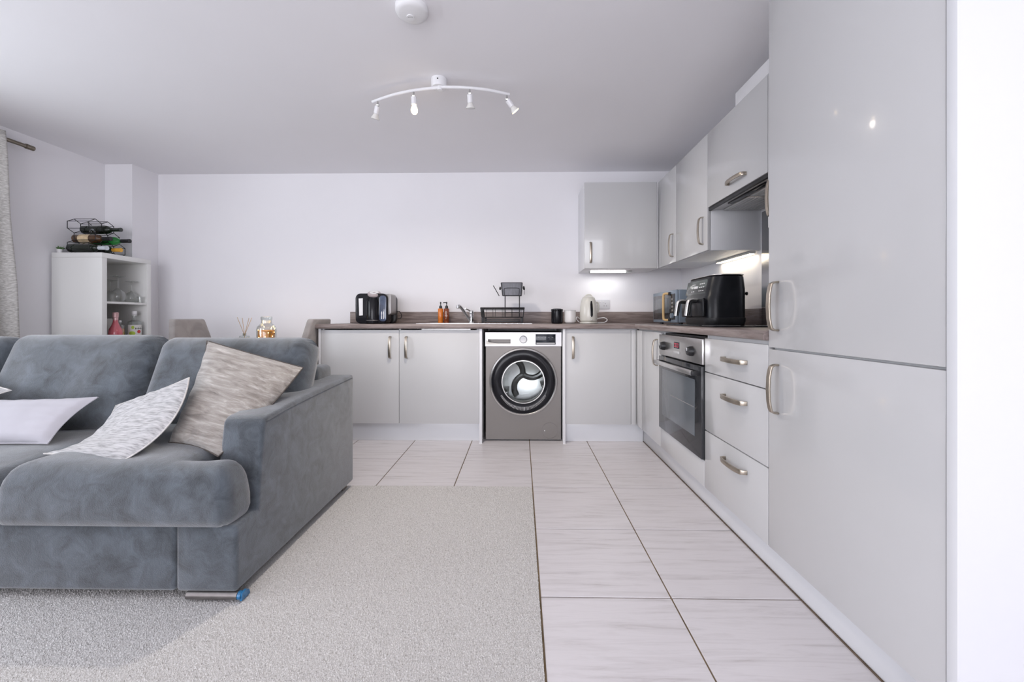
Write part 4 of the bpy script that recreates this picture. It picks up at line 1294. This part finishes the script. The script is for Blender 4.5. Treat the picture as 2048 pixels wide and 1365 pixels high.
mw = thing('microwave', 'blue-grey microwave with pale wooden handle in the corner', 'microwave', (1.24, 3.0, TOP))
MX0, MX1, MY0, MY1, MZ0, MZ1 = 1.062, 1.405, 2.765, 3.245, TOP + 0.014, 1.160
box('body', (MX0 + 0.016, MX1, MY0, MY1, MZ0, MZ1), 'microwave_blue', mw, 0.006, 3)
md = box('door', (MX0, MX0 + 0.0155, MY0, MY1, MZ0, MZ1), 'microwave_blue', mw, 0.004, 2)
gl = box('door_glass', (MX0 - 0.0022, MX0 - 0.0002, MY0 + 0.022, MY1 - 0.016, MZ0 + 0.022, MZ1 - 0.026), 'oven_glass', md, 0.0005)
box('window', (MX0 - 0.0034, MX0 - 0.0023, MY0 + 0.125, MY1 - 0.040, MZ0 + 0.070, MZ1 - 0.050), 'oven_window', gl, 0.0003)
bm = tube(bmn(), smooth_path([(MX0 - 0.012, MY0 + 0.118, MZ1 - 0.022), (MX0 - 0.034, MY0 + 0.130, MZ1 - 0.024), (MX0 - 0.040, MY0 + 0.135, MZ1 - 0.045), (MX0 - 0.040, MY0 + 0.135, MZ0 + 0.045), (MX0 - 0.034, MY0 + 0.130, MZ0 + 0.020), (MX0 - 0.012, MY0 + 0.118, MZ0 + 0.018)], 5), 0.0085, 10)
hd = obj('handle', bm, 'pale_wood', md, True)
for z in (MZ1 - 0.034, MZ0 + 0.010):
    box('handle_bracket', (MX0 - 0.011, MX0 - 0.0024, MY0 + 0.100, MY0 + 0.128, z, z + 0.024), 'black_satin', hd, 0.002)
for k in range(4):
    obj('button', lathe(bmn(), [(0.009, 0), (0.009, 0.004), (0, 0.005)], (MX0 - 0.0023, MY0 + 0.062, MZ0 + 0.085 + k * 0.026), (-1, 0, 0), 12), 'silver_trim', md, True)
obj('dial', lathe(bmn(), [(0.020, 0), (0.018, 0.014), (0, 0.015)], (MX0 - 0.0023, MY0 + 0.060, MZ0 + 0.048), (-1, 0, 0), 20), 'microwave_blue', md, True)
for x_ in (MX0 + 0.05, MX1 - 0.05):
    for y_ in (MY0 + 0.05, MY1 - 0.05):
        obj('foot', lathe(bmn(), [(0.014, 0), (0.014, 0.0128)], (x_, y_, TOP + 0.0008), (0, 0, 1), 12), 'black_satin', mw)

# ------------------------------------------------------------------ ceiling spot bar and smoke alarm
ZB = 2.247
sb = thing('ceiling_spot_bar', 'white curved ceiling bar light with four spotlights', 'ceiling light', (-0.457, 2.24, ZC))
obj('ceiling_rose', lathe(bmn(), [(0.044, 0), (0.044, 0.040), (0.040, 0.048), (0.0, 0.050)], (-0.457, 2.245, ZC - 0.0005), (0, 0, -1), 32), 'lamp_white', sb, True)
obj('rose_screw', lathe(bmn(), [(0.004, 0), (0.004, 0.002), (0, 0.003)], (-0.457, 2.2012, ZC - 0.020), (0, -1, 0), 8), 'ink', sb)
arcL = smooth_path([(-0.452, 2.232, ZB), (-0.58, 2.252, ZB), (-0.73, 2.298, ZB), (-0.880, 2.372, ZB)], 6)
arcR = smooth_path([(-0.448, 2.228, ZB), (-0.33, 2.232, ZB), (-0.19, 2.258, ZB), (-0.066, 2.308, ZB)], 6)
for nm, arc in (('bar', arcL), ('bar', arcR)):
    obj(nm, tube(bmn(), arc, 0.0085, 10), 'lamp_white', sb, True)
obj('bar_joint', lathe(bmn(), [(0.014, 0), (0.014, 0.030)], (-0.450, 2.231, ZB - 0.016), (0, 0, 1), 16), 'lamp_white', sb, True)


def spot(p, d, lit, power=0):
    p, d = Vector(p), Vector(d).normalized()
    k = p + Vector((0, 0, -0.030))
    br = bmn()
    tube(br, [p + Vector((0, 0, -0.0085)), k], 0.0045, 8)
    lathe(br, [(0.008, -0.006), (0.008, 0.006)], k, (1, 0, 0), 10)
    s = obj('spotlight', lathe(bmn(), [(0.006, 0.0), (0.0155, 0.003), (0.0155, 0.042), (0.013, 0.045)], k + d * 0.004, d, 20), 'lamp_white' if not (lit and power > 3) else 'lamp_white', sb, True)
    obj('bracket', br, 'chrome', s, True)
    if lit and power > 20:
        obj('bulb', lathe(bmn(), [(0.009, 0.0), (0.014, 0.010), (0.019, 0.026), (0.018, 0.038), (0.010, 0.048), (0.0, 0.050)], k + d * 0.0495, d, 20), 'lamp_glow', s, True)
    else:
        obj('bulb', lathe(bmn(), [(0.0135, 0.0), (0.016, 0.008), (0.0245, 0.024), (0.0255, 0.028), (0.023, 0.029)], k + d * 0.0495, d, 24, True), 'lamp_off', s, True)
        obj('bulb_face', lathe(bmn(), [(0.0225, 0.0), (0.0, 0.0015)], k + d * 0.0792, d, 24, False), 'lamp_glow' if lit else 'white_plastic', s, True)
    if power:
        l = bpy.data.lights.new('spot_lamp', 'SPOT')
        l.energy, l.color, l.shadow_soft_size = power, (1.0, 0.90, 0.78), 0.03
        o = bpy.data.objects.new('spot_lamp', l)
        COL.objects.link(o)
        o.parent = sb
        o.location = k + d * 0.115 - sb.location
        if l.type == 'SPOT':
            l.spot_size = 2.75 if power > 20 else 1.7
            l.spot_blend = 1.0
            o.rotation_euler = d.to_track_quat('-Z', 'Y').to_euler()


spot(arcL[-3], (-0.30, 0.30, -0.85), False)
spot(arcL[7], (0.02, 0.10, -0.99), True, 45)
spot(arcR[8], (0.02, 0.25, -0.95), False)
spot(arcR[-2], (0.62, 0.25, -0.75), True, 16)

sm = thing('smoke_alarm', 'round white smoke alarm on the ceiling', 'smoke alarm', (-0.47, 1.725, ZC))
obj('body', lathe(bmn(), [(0.069, 0), (0.069, 0.016), (0.064, 0.026), (0.050, 0.031), (0.0, 0.033)], (-0.47, 1.725, ZC - 0.0005), (0, 0, -1), 48), 'white_plastic', sm, True, 45)
bt = obj('test_button', lathe(bmn(), [(0.017, 0), (0.017, 0.004), (0.0, 0.005)], (-0.478, 1.735, ZC - 0.0335), (0, 0, -1), 24), 'white_plastic', sm, True)
bm = bmn()
for k in range(4):
    lathe(bm, [(0.0014, 0), (0.0014, 0.0012)], (-0.486 + k * 0.006, 1.729 - (0.001 if k in (1, 2) else 0), ZC - 0.0375), (0, 0, -1), 6)
obj('sounder_holes', bm, 'ink', bt)

# ------------------------------------------------------------------ shelf unit with glasses and bottles
KX0, KX1, KY0, KY1, KZ = -3.594, -3.200, 3.018, 3.426, 1.467
kx = thing('shelf_unit', 'tall white open cube shelf unit in the corner', 'shelf', (-3.40, 3.22, 0))
box('side_panel', (KX0, KX1, KY0, KY0 + 0.038, 0.0005, KZ - 0.0385), 'shelf_white', kx, 0.001)
box('side_panel', (KX0, KX1, KY1 - 0.038, KY1, 0.0005, KZ - 0.0385), 'shelf_white', kx, 0.001)
box('top_panel', (KX0, KX1, KY0, KY1, KZ - 0.038, KZ), 'shelf_white', kx, 0.001)
box('bottom_panel', (KX0, KX1, KY0 + 0.0385, KY1 - 0.0385, 0.0005, 0.038), 'shelf_white', kx)
box('back_panel', (KX0, KX0 + 0.006, KY0 + 0.0385, KY1 - 0.0385, 0.0385, KZ - 0.0385), 'shelf_white', kx)
SH = [1.094, 0.742, 0.390]
for z in SH:
    box('shelf_board', (KX0 + 0.0065, KX1 - 0.002, KY0 + 0.0385, KY1 - 0.0385, z - 0.016, z), 'shelf_white', kx)


def upturned(label, u, x, h, rb, rf):
    y = -x / (-(((u - CX) / F_PX) - YAW))
    z = SH[0] + 0.0008
    prof_out = [(rb * 0.80, 0), (rb * 0.97, h * 0.14), (rb, h * 0.26), (rb * 0.86, h * 0.38), (rb * 0.45, h * 0.475), (0.010, h * 0.52), (0.0045, h * 0.58), (0.004, h * 0.86), (0.009, h * 0.93), (rf * 0.6, h * 0.965), (rf, h * 0.985), (rf, h)]
    prof = prof_out + [(0, h)]
    o = obj('wine_glass', lathe(bmn(), prof, (x, y, z), (0, 0, 1), 28, False), 'drink_glass', None, True, 60)
    return tag(o, label, 'glass', 'glassware on the shelf unit')


upturned('tall balloon wine glass standing upside down on the shelf', 222, -3.275, 0.212, 0.050, 0.046)
upturned('short balloon wine glass standing upside down beside the shot glass', 250, -3.285, 0.180, 0.046, 0.043)
upturned('balloon wine glass half hidden behind the shelf side panel', 206, -3.44, 0.190, 0.052, 0.046)
o = obj('tumbler', lathe(bmn(), [(0.012, 0), (0.014, 0.002), (0.016, 0.052), (0.015, 0.052), (0.013, 0.004), (0, 0.003)], (-3.224, 3.350, SH[0] + 0.0008), (0, 0, 1), 24, False), 'drink_glass', None, True)
tag(o, 'small clear shot glass at the end of the shelf', 'glass', 'glassware on the shelf unit')

zb2 = SH[1] + 0.0008
LQ = 'bottles inside the shelf unit'
x, y = -3.312, 3.098
t = thing('bottle', 'slim black bottle against the shelf side panel', 'bottle', (x, y, zb2), group=LQ)
obj('glass', lathe(bmn(), [(0.034, 0), (0.036, 0.004), (0.036, 0.175), (0.028, 0.205), (0.014, 0.225), (0.013, 0.236)], (x, y, zb2), (0, 0, 1), 24), 'bottle_dark', t, True)
obj('cap', lathe(bmn(), [(0.0145, 0.2365), (0.0145, 0.296), (0.0, 0.298)], (x, y, zb2), (0, 0, 1), 20), 'foil_black', t, True)
obj('label_band', lathe(bmn(), [(0.0364, 0.06), (0.0364, 0.13)], (x, y, zb2), (0, 0, 1), 24, False), 'label_white', t, True)
x, y = -3.245, 3.165
t = thing('bottle', 'pink sparkling wine bottle with pale pink foil top', 'bottle', (x, y, zb2), group=LQ)
obj('glass', lathe(bmn(), [(0.040, 0), (0.043, 0.005), (0.043, 0.105), (0.039, 0.132), (0.024, 0.165), (0.0165, 0.188), (0.016, 0.205)], (x, y, zb2), (0, 0, 1), 28), 'pink_glass', t, True)
obj('foil', lathe(bmn(), [(0.0165, 0.2055), (0.0165, 0.225), (0.019, 0.228), (0.020, 0.262), (0.016, 0.268), (0, 0.269)], (x, y, zb2), (0, 0, 1), 20), 'pink_foil', t, True)
x, y = -3.285, 3.234
t = thing('bottle', 'small clear bottle of amber liquid with white neck', 'bottle', (x, y, zb2), group=LQ)
obj('glass', lathe(bmn(), [(0.032, 0), (0.034, 0.004), (0.034, 0.150), (0.028, 0.166), (0.012, 0.174), (0.012, 0.186)], (x, y, zb2), (0, 0, 1), 24, False), 'bottle_clear', t, True)
obj('liquid', lathe(bmn(), [(0.031, 0.004), (0.0315, 0.135), (0, 0.135)], (x, y, zb2), (0, 0, 1), 24), 'amber_liquid', t, True)
obj('cap', lathe(bmn(), [(0.0135, 0.1865), (0.0135, 0.203), (0, 0.204)], (x, y, zb2), (0, 0, 1), 16), 'white_plastic', t, True)
o = box('carton', (-3.44, -3.38, 3.19, 3.29, zb2, zb2 + 0.218), 'label_white', None, 0.002)
tag(o, 'pale carton standing behind the clear bottles', 'box')
x, y = -3.250, 3.328
t = thing('bottle', 'clear square-shouldered bottle with lime and red label', 'bottle', (x, y, zb2), group=LQ)
cb = obj('glass', lathe(bmn(), [(0.044, 0), (0.047, 0.005), (0.047, 0.176), (0.042, 0.192), (0.018, 0.204), (0.0145, 0.222), (0.0145, 0.244)], (x, y, zb2), (0, 0, 1), 32, False), 'bottle_clear', t, True)
obj('cap', lathe(bmn(), [(0.0165, 0.2445), (0.0165, 0.280), (0, 0.281)], (x, y, zb2), (0, 0, 1), 20), 'white_plastic', t, True)
obj('cap_ring', lathe(bmn(), [(0.0172, 0.250), (0.0172, 0.256)], (x, y, zb2), (0, 0, 1), 20, False), 'grey_plastic', t, True)


def on_bottle(name, mat_, a0, a1, z0, z1, r, par, n=10):
    bm = bmn()
    rows = []
    for k in range(n + 1):
        a = math.radians(a0 + (a1 - a0) * k / n)
        e = math.sqrt(max(0, 1 - (2 * k / n - 1) ** 2)) if name in ('disc', 'lime') else 1
        zc_, hh = (z0 + z1) / 2, (z1 - z0) / 2 * max(e, 0.05)
        rows.append([bm.verts.new((x + r * math.cos(a), y + r * math.sin(a), zb2 + zc_ - hh)), bm.verts.new((x + r * math.cos(a), y + r * math.sin(a), zb2 + zc_ + hh))])
    for a, b in zip(rows, rows[1:]):
        bm.faces.new((a[0], b[0], b[1], a[1]))
    nm = {'disc': 'label_disc', 'lime': 'label_fruit'}.get(name, name)
    return obj(nm, bm, mat_, par)


lb = on_bottle('label_band', 'label_white', -105, 25, 0.04, 0.165, 0.0474, t, 16)
on_bottle('disc', 'red_print', -26, 6, 0.095, 0.122, 0.0480, lb)
on_bottle('lime', 'lime_print', -88, -38, 0.078, 0.112, 0.0480, lb)
on_bottle('lime', 'lime_print', -70, -46, 0.130, 0.158, 0.0480, lb)
for k in range(6):
    on_bottle('label_script', 'ink', -40 + k * 10, -34 + k * 10, 0.128 + 0.004 * (k % 2), 0.137 + 0.005 * ((k + 1) % 2), 0.0482, lb, 2)

# ------------------------------------------------------------------ hexagon wine rack on top of the shelf
wr = thing('wine_rack', 'black wire honeycomb wine rack on the shelf unit', 'wine rack', (-3.42, 3.19, KZ))
AP, RP = 0.0475, 0.0475 / math.cos(PI / 6)
zk = KZ + 0.0035
cells = [(3.105, 0), (3.200, 0), (3.295, 0), (3.1525, 1), (3.2475, 1), (3.105, 2), (3.200, 2)]
for fx, nm in ((-3.515, 'rear_frame'), (-3.345, 'front_frame')):
    bm = bmn()
    for cy_, row in cells:
        cz_ = zk + RP + row * 1.5 * RP
        tube(bm, [(fx, cy_ + RP * math.sin(k * PI / 3), cz_ + RP * math.cos(k * PI / 3)) for k in range(6)], 0.0028, 5, True)
    obj(nm, bm, 'black_wire', wr, True)
bm = bmn()
done = set()
for cy_, row in cells:
    cz_ = zk + RP + row * 1.5 * RP
    for k in range(6):
        q = (round(cy_ + RP * math.sin(k * PI / 3), 3), round(cz_ + RP * math.cos(k * PI / 3), 3))
        if q in done:
            continue
        done.add(q)
        tube(bm, [(-3.515, q[0], q[1]), (-3.345, q[0], q[1])], 0.0024, 5)
obj('cross_wires', bm, 'black_wire', wr, True)


def wine(label, cy_, row, glass, foil, x0=-3.545, x1=-3.235, lab=None, r=0.0345):
    z = zk + RP + row * 1.5 * RP - (0.0475 - r) + 0.0035
    L = x1 - x0
    t = thing('wine_bottle', label, 'bottle', (x0, cy_, z - r), group='wine bottles lying in the rack')
    c = (x0, cy_, z)
    obj('glass', lathe(bmn(), [(0.0, 0.006), (0.026, 0.0), (r, 0.006), (r, L * 0.60), (r * 0.86, L * 0.67), (0.0155, L * 0.745), (0.0145, L * 0.78)], c, (1, 0, 0), 24), glass, t, True)
    obj('foil', lathe(bmn(), [(0.0152, L * 0.781), (0.0152, L * 0.96), (0.0165, L * 0.965), (0.0165, L), (0.0, L + 0.001)], c, (1, 0, 0), 20), foil, t, True)
    if lab:
        lo = obj('label_band', lathe(bmn(), [(r + 0.0004, L * 0.18), (r + 0.0004, L * 0.48)], c, (1, 0, 0), 24, False), lab[0], t, True)
        if lab[1]:
            bm = bmn()
            for pth in ([(0.26, -40), (0.30, -14), (0.37, -6), (0.42, -34)], [(0.29, -46), (0.33, -22), (0.38, -18)], [(0.36, -20), (0.40, -44)]):
                tube(bm, smooth_path([(x0 + L * s_, cy_ - (r + 0.001) * math.cos(math.radians(a_)), z + (r + 0.001) * math.sin(math.radians(a_))) for s_, a_ in pth], 4), 0.0017, 5)
            obj('label_emblem', bm, lab[1], lo)
    return t


wine('dark wine bottle with white squiggle emblem on the top row of the rack', 3.200, 2, 'bottle_dark', 'bottle_dark', lab=('bottle_dark', 'foil_white'))
wine('green wine bottle with black neck foil in the rack', 3.2475, 1, 'bottle_green', 'foil_black', x0=-3.53, x1=-3.21)
wine('brown wine bottle with cream label in the rack', 3.1525, 1, 'bottle_brown', 'foil_black', x0=-3.56, x1=-3.27, lab=('label_cream', None))
wine('black wine bottle with silver-white neck foil on the bottom row of the rack', 3.105, 0, 'bottle_dark', 'foil_white', x0=-3.548, x1=-3.25)
wine('dark wine bottle with orange neck foil on the bottom row of the rack', 3.200, 0, 'bottle_dark', 'foil_orange', x0=-3.54, x1=-3.235)

sx, sy = -3.573, 3.056
pl = thing('potted_plant', 'tiny green succulent in white pot behind the wine rack', 'plant', (sx, sy, KZ))
obj('pot', lathe(bmn(), [(0.014, 0), (0.0185, 0.030), (0.0165, 0.030), (0.0, 0.026)], (sx, sy, KZ + 0.0006), (0, 0, 1), 20, False), 'white_ceramic', pl, True)
rr = random.Random(5)
for k in range(16):
    a = k * 2.4
    el = 0.35 + 0.9 * (k / 16)
    d = Vector((math.cos(a) * math.cos(el), math.sin(a) * math.cos(el), math.sin(el)))
    L = 0.030 * rr.uniform(0.8, 1.2) * (0.8 if math.cos(a) < -0.3 else 1)
    obj('leaf', lathe(bmn(), [(0.0015, 0), (0.0052, L * 0.4), (0.004, L * 0.7), (0, L)], (sx + 0.002 * d.x, sy + 0.002 * d.y, KZ + 0.0285), d, 6), 'leaf', pl, True, 60)

# ------------------------------------------------------------------ curtain and pole
cp = thing('curtain_pole', 'antique brass curtain pole on the left wall', 'curtain pole', (-3.525, 1.4, 2.19))
obj('rod', tube(bmn(), [(-3.525, -0.2, 2.190), (-3.525, 2.800, 2.190)], 0.0135, 14), 'pole_brass', cp, True)
obj('end_cap', lathe(bmn(), [(0.0165, 0), (0.018, 0.004), (0.018, 0.022), (0.015, 0.026), (0.017, 0.030), (0.017, 0.048), (0.010, 0.054), (0, 0.054)], (-3.525, 2.8005, 2.190), (0, 1, 0), 20), 'pole_brass', cp, True)
bk = bmn()
for y_ in (-0.1, 2.60):
    bx(bk, XL + 0.001, -3.5395, y_, y_ + 0.02, 2.178, 2.202)
    break
obj('bracket', bk, 'pole_brass', cp)
bm = bmn()
ncol, nrow = 90, 26
for side in (0,):
    grid = []
    for i in range(ncol + 1):
        s = i / ncol
        col = []
        for j in range(nrow + 1):
            z = 0.03 + (2.232 - 0.03) * j / nrow
            f = 1 - (z - 0.03) / 2.2
            y = 1.86 + (0.80 + 0.13 * f) * s
            amp = 0.038 + 0.004 * math.sin(9 * s)
            x = -3.525 + amp * math.cos(s * 5 * 2 * PI) + 0.006 * math.sin(7 * z + 12 * s)
            col.append(bm.verts.new((x, y, z)))
        grid.append(col)
    for i in range(ncol):
        for j in range(nrow):
            bm.faces.new((grid[i][j], grid[i + 1][j], grid[i + 1][j + 1], grid[i][j + 1]))
ct = obj('curtain', bm, 'curtain_weave', None, True, 80)
md_ = ct.modifiers.new('thickness', 'SOLIDIFY'); md_.thickness = 0.003
tag(ct, 'oatmeal woven eyelet curtain hanging from the brass pole', 'curtain')


# ------------------------------------------------------------------ dining table, chairs and table things
def dining_chair(label, x, y, rotz):
    t = thing('dining_chair', label, 'chair', (x, y, 0.0006), rotz, 'velvet dining chairs')
    # local: sitter faces +x
    obj('seat', bevel(bx(bmn(), -0.20, 0.20, -0.215, 0.215, 0.40, 0.475), 0.022, 3), 'chair_velvet', t, True, 40, True)
    bm = bmn()
    sec = []
    for z, x0, hw in ((0.44, -0.215, 0.205), (0.60, -0.225, 0.200), (0.80, -0.255, 0.180), (0.93, -0.280, 0.150), (0.957, -0.286, 0.142)):
        sec.append([bm.verts.new(p) for p in ((x0, -hw, z), (x0 + 0.052, -hw, z), (x0 + 0.052, hw, z), (x0, hw, z))])
    bm.faces.new(sec[0][::-1]); bm.faces.new(sec[-1])
    for a, b in zip(sec, sec[1:]):
        for k in range(4):
            bm.faces.new((a[k], a[(k + 1) % 4], b[(k + 1) % 4], b[k]))
    bmesh.ops.recalc_face_normals(bm, faces=bm.faces)
    bevel(bm, 0.012, 3, 0.7)
    bk = obj('backrest', bm, 'chair_velvet', t, True, 40, True)
    obj('seam', tube(bmn(), [(-0.1915, -0.181, 0.785), (-0.1915, 0.181, 0.785)], 0.002, 5), 'chair_velvet', bk, True, 40, True)
    for lx, ly in ((-0.17, -0.18), (-0.17, 0.18), (0.17, -0.18), (0.17, 0.18)):
        obj('leg', lathe(bmn(), [(0.010, 0), (0.016, 0.40)], (lx, ly, 0), (0, 0, 1), 12), 'black_satin', t, True, 40, True)
    return t


dining_chair('grey-beige velvet dining chair on the shelf side of the table', -2.335, 3.085, 0)
dining_chair('grey-beige velvet dining chair beside the double-door base cabinet', -1.860, 3.175, PI)
dt = thing('dining_table', 'small white dining table behind the sofa', 'table', (-2.08, 3.13, 0))
obj('tabletop', bevel(prism(bmn(), rrect(-2.36, -1.81, 2.72, 3.55, 0.03, 4), 'z', 0.715, 0.75), 0.004, 2, 0.9), 'white_gloss', dt, True)
for x_, y_ in ((-2.33, 2.75), (-1.88, 2.75), (-2.33, 3.48), (-1.88, 3.48)):
    box('leg', (x_, x_ + 0.04, y_, y_ + 0.04, 0.0006, 0.7145), 'white_gloss', dt, 0.003)

yd = 3.20
x = PX(489, 670, yd).x
zd = 0.7508
rd = thing('reed_diffuser', 'glass reed diffuser with wooden sticks on the dining table', 'diffuser', (x, yd, zd))
gd = obj('glass_jar', lathe(bmn(), [(0.034, 0), (0.037, 0.003), (0.037, 0.066), (0.033, 0.071), (0.0125, 0.073), (0.0125, 0.092), (0.0105, 0.092), (0.0105, 0.072)], (x, yd, zd), (0, 0, 1), 28, False), 'bottle_clear', rd, True)
obj('oil', lathe(bmn(), [(0.033, 0.003), (0.0335, 0.058), (0, 0.058)], (x, yd, zd), (0, 0, 1), 24), 'oil', gd, True)
for u_, v_ in ((474.5, 635), (484.5, 636), (498, 636.5), (503.5, 636)):
    e = PX(u_, v_, yd)
    b0 = Vector((x + (x - e.x) * 0.10, yd, zd + 0.045))
    obj('reed', tube(bmn(), [b0, (x + (e.x - x) * 0.12, yd, zd + 0.093), e], 0.0019, 6), 'reed_wood', rd)
x = PX(533, 670, yd).x
bl = thing('bottle_lamp', 'glowing amber glass bottle lamp with fairy lights on the dining table', 'lamp', (x, yd, zd))
gb = obj('glass_bottle', lathe(bmn(), [(0.060, 0), (0.070, 0.004), (0.071, 0.120), (0.064, 0.146), (0.046, 0.164), (0.038, 0.172), (0.036, 0.195), (0.041, 0.203), (0.041, 0.222), (0.036, 0.226)], (x, yd, zd), (0, 0, 1), 32, False), 'bottle_clear', bl, True)
obj('liquid', bevel(bx(bmn(), x - 0.050, x + 0.050, yd - 0.042, yd + 0.042, zd + 0.004, zd + 0.118), 0.012, 3), 'lamp_liquid', bl, True)
hel = [(x + 0.058 * math.cos(a * 1.0), yd + 0.058 * math.sin(a), zd + 0.010 + 0.135 * a / (9 * PI)) for a in np.linspace(0, 9 * PI, 120)]
wi = obj('fairy_wire', tube(bmn(), hel, 0.0010, 4), 'pole_brass', bl)
for k in range(0, 120, 4):
    obj('fairy_light', lathe(bmn(), [(0, -0.0036), (0.0032, -0.0018), (0.0032, 0.0018), (0, 0.0036)], hel[k], (0, 0, 1), 6), 'fairy_glow', wi)
l = bpy.data.lights.new('fairy_lamp', 'POINT'); l.energy, l.color, l.shadow_soft_size = 0.5, (1.0, 0.62, 0.24), 0.05
o = bpy.data.objects.new('fairy_lamp', l); COL.objects.link(o); o.parent = bl; o.location = (0, 0, 0.185)
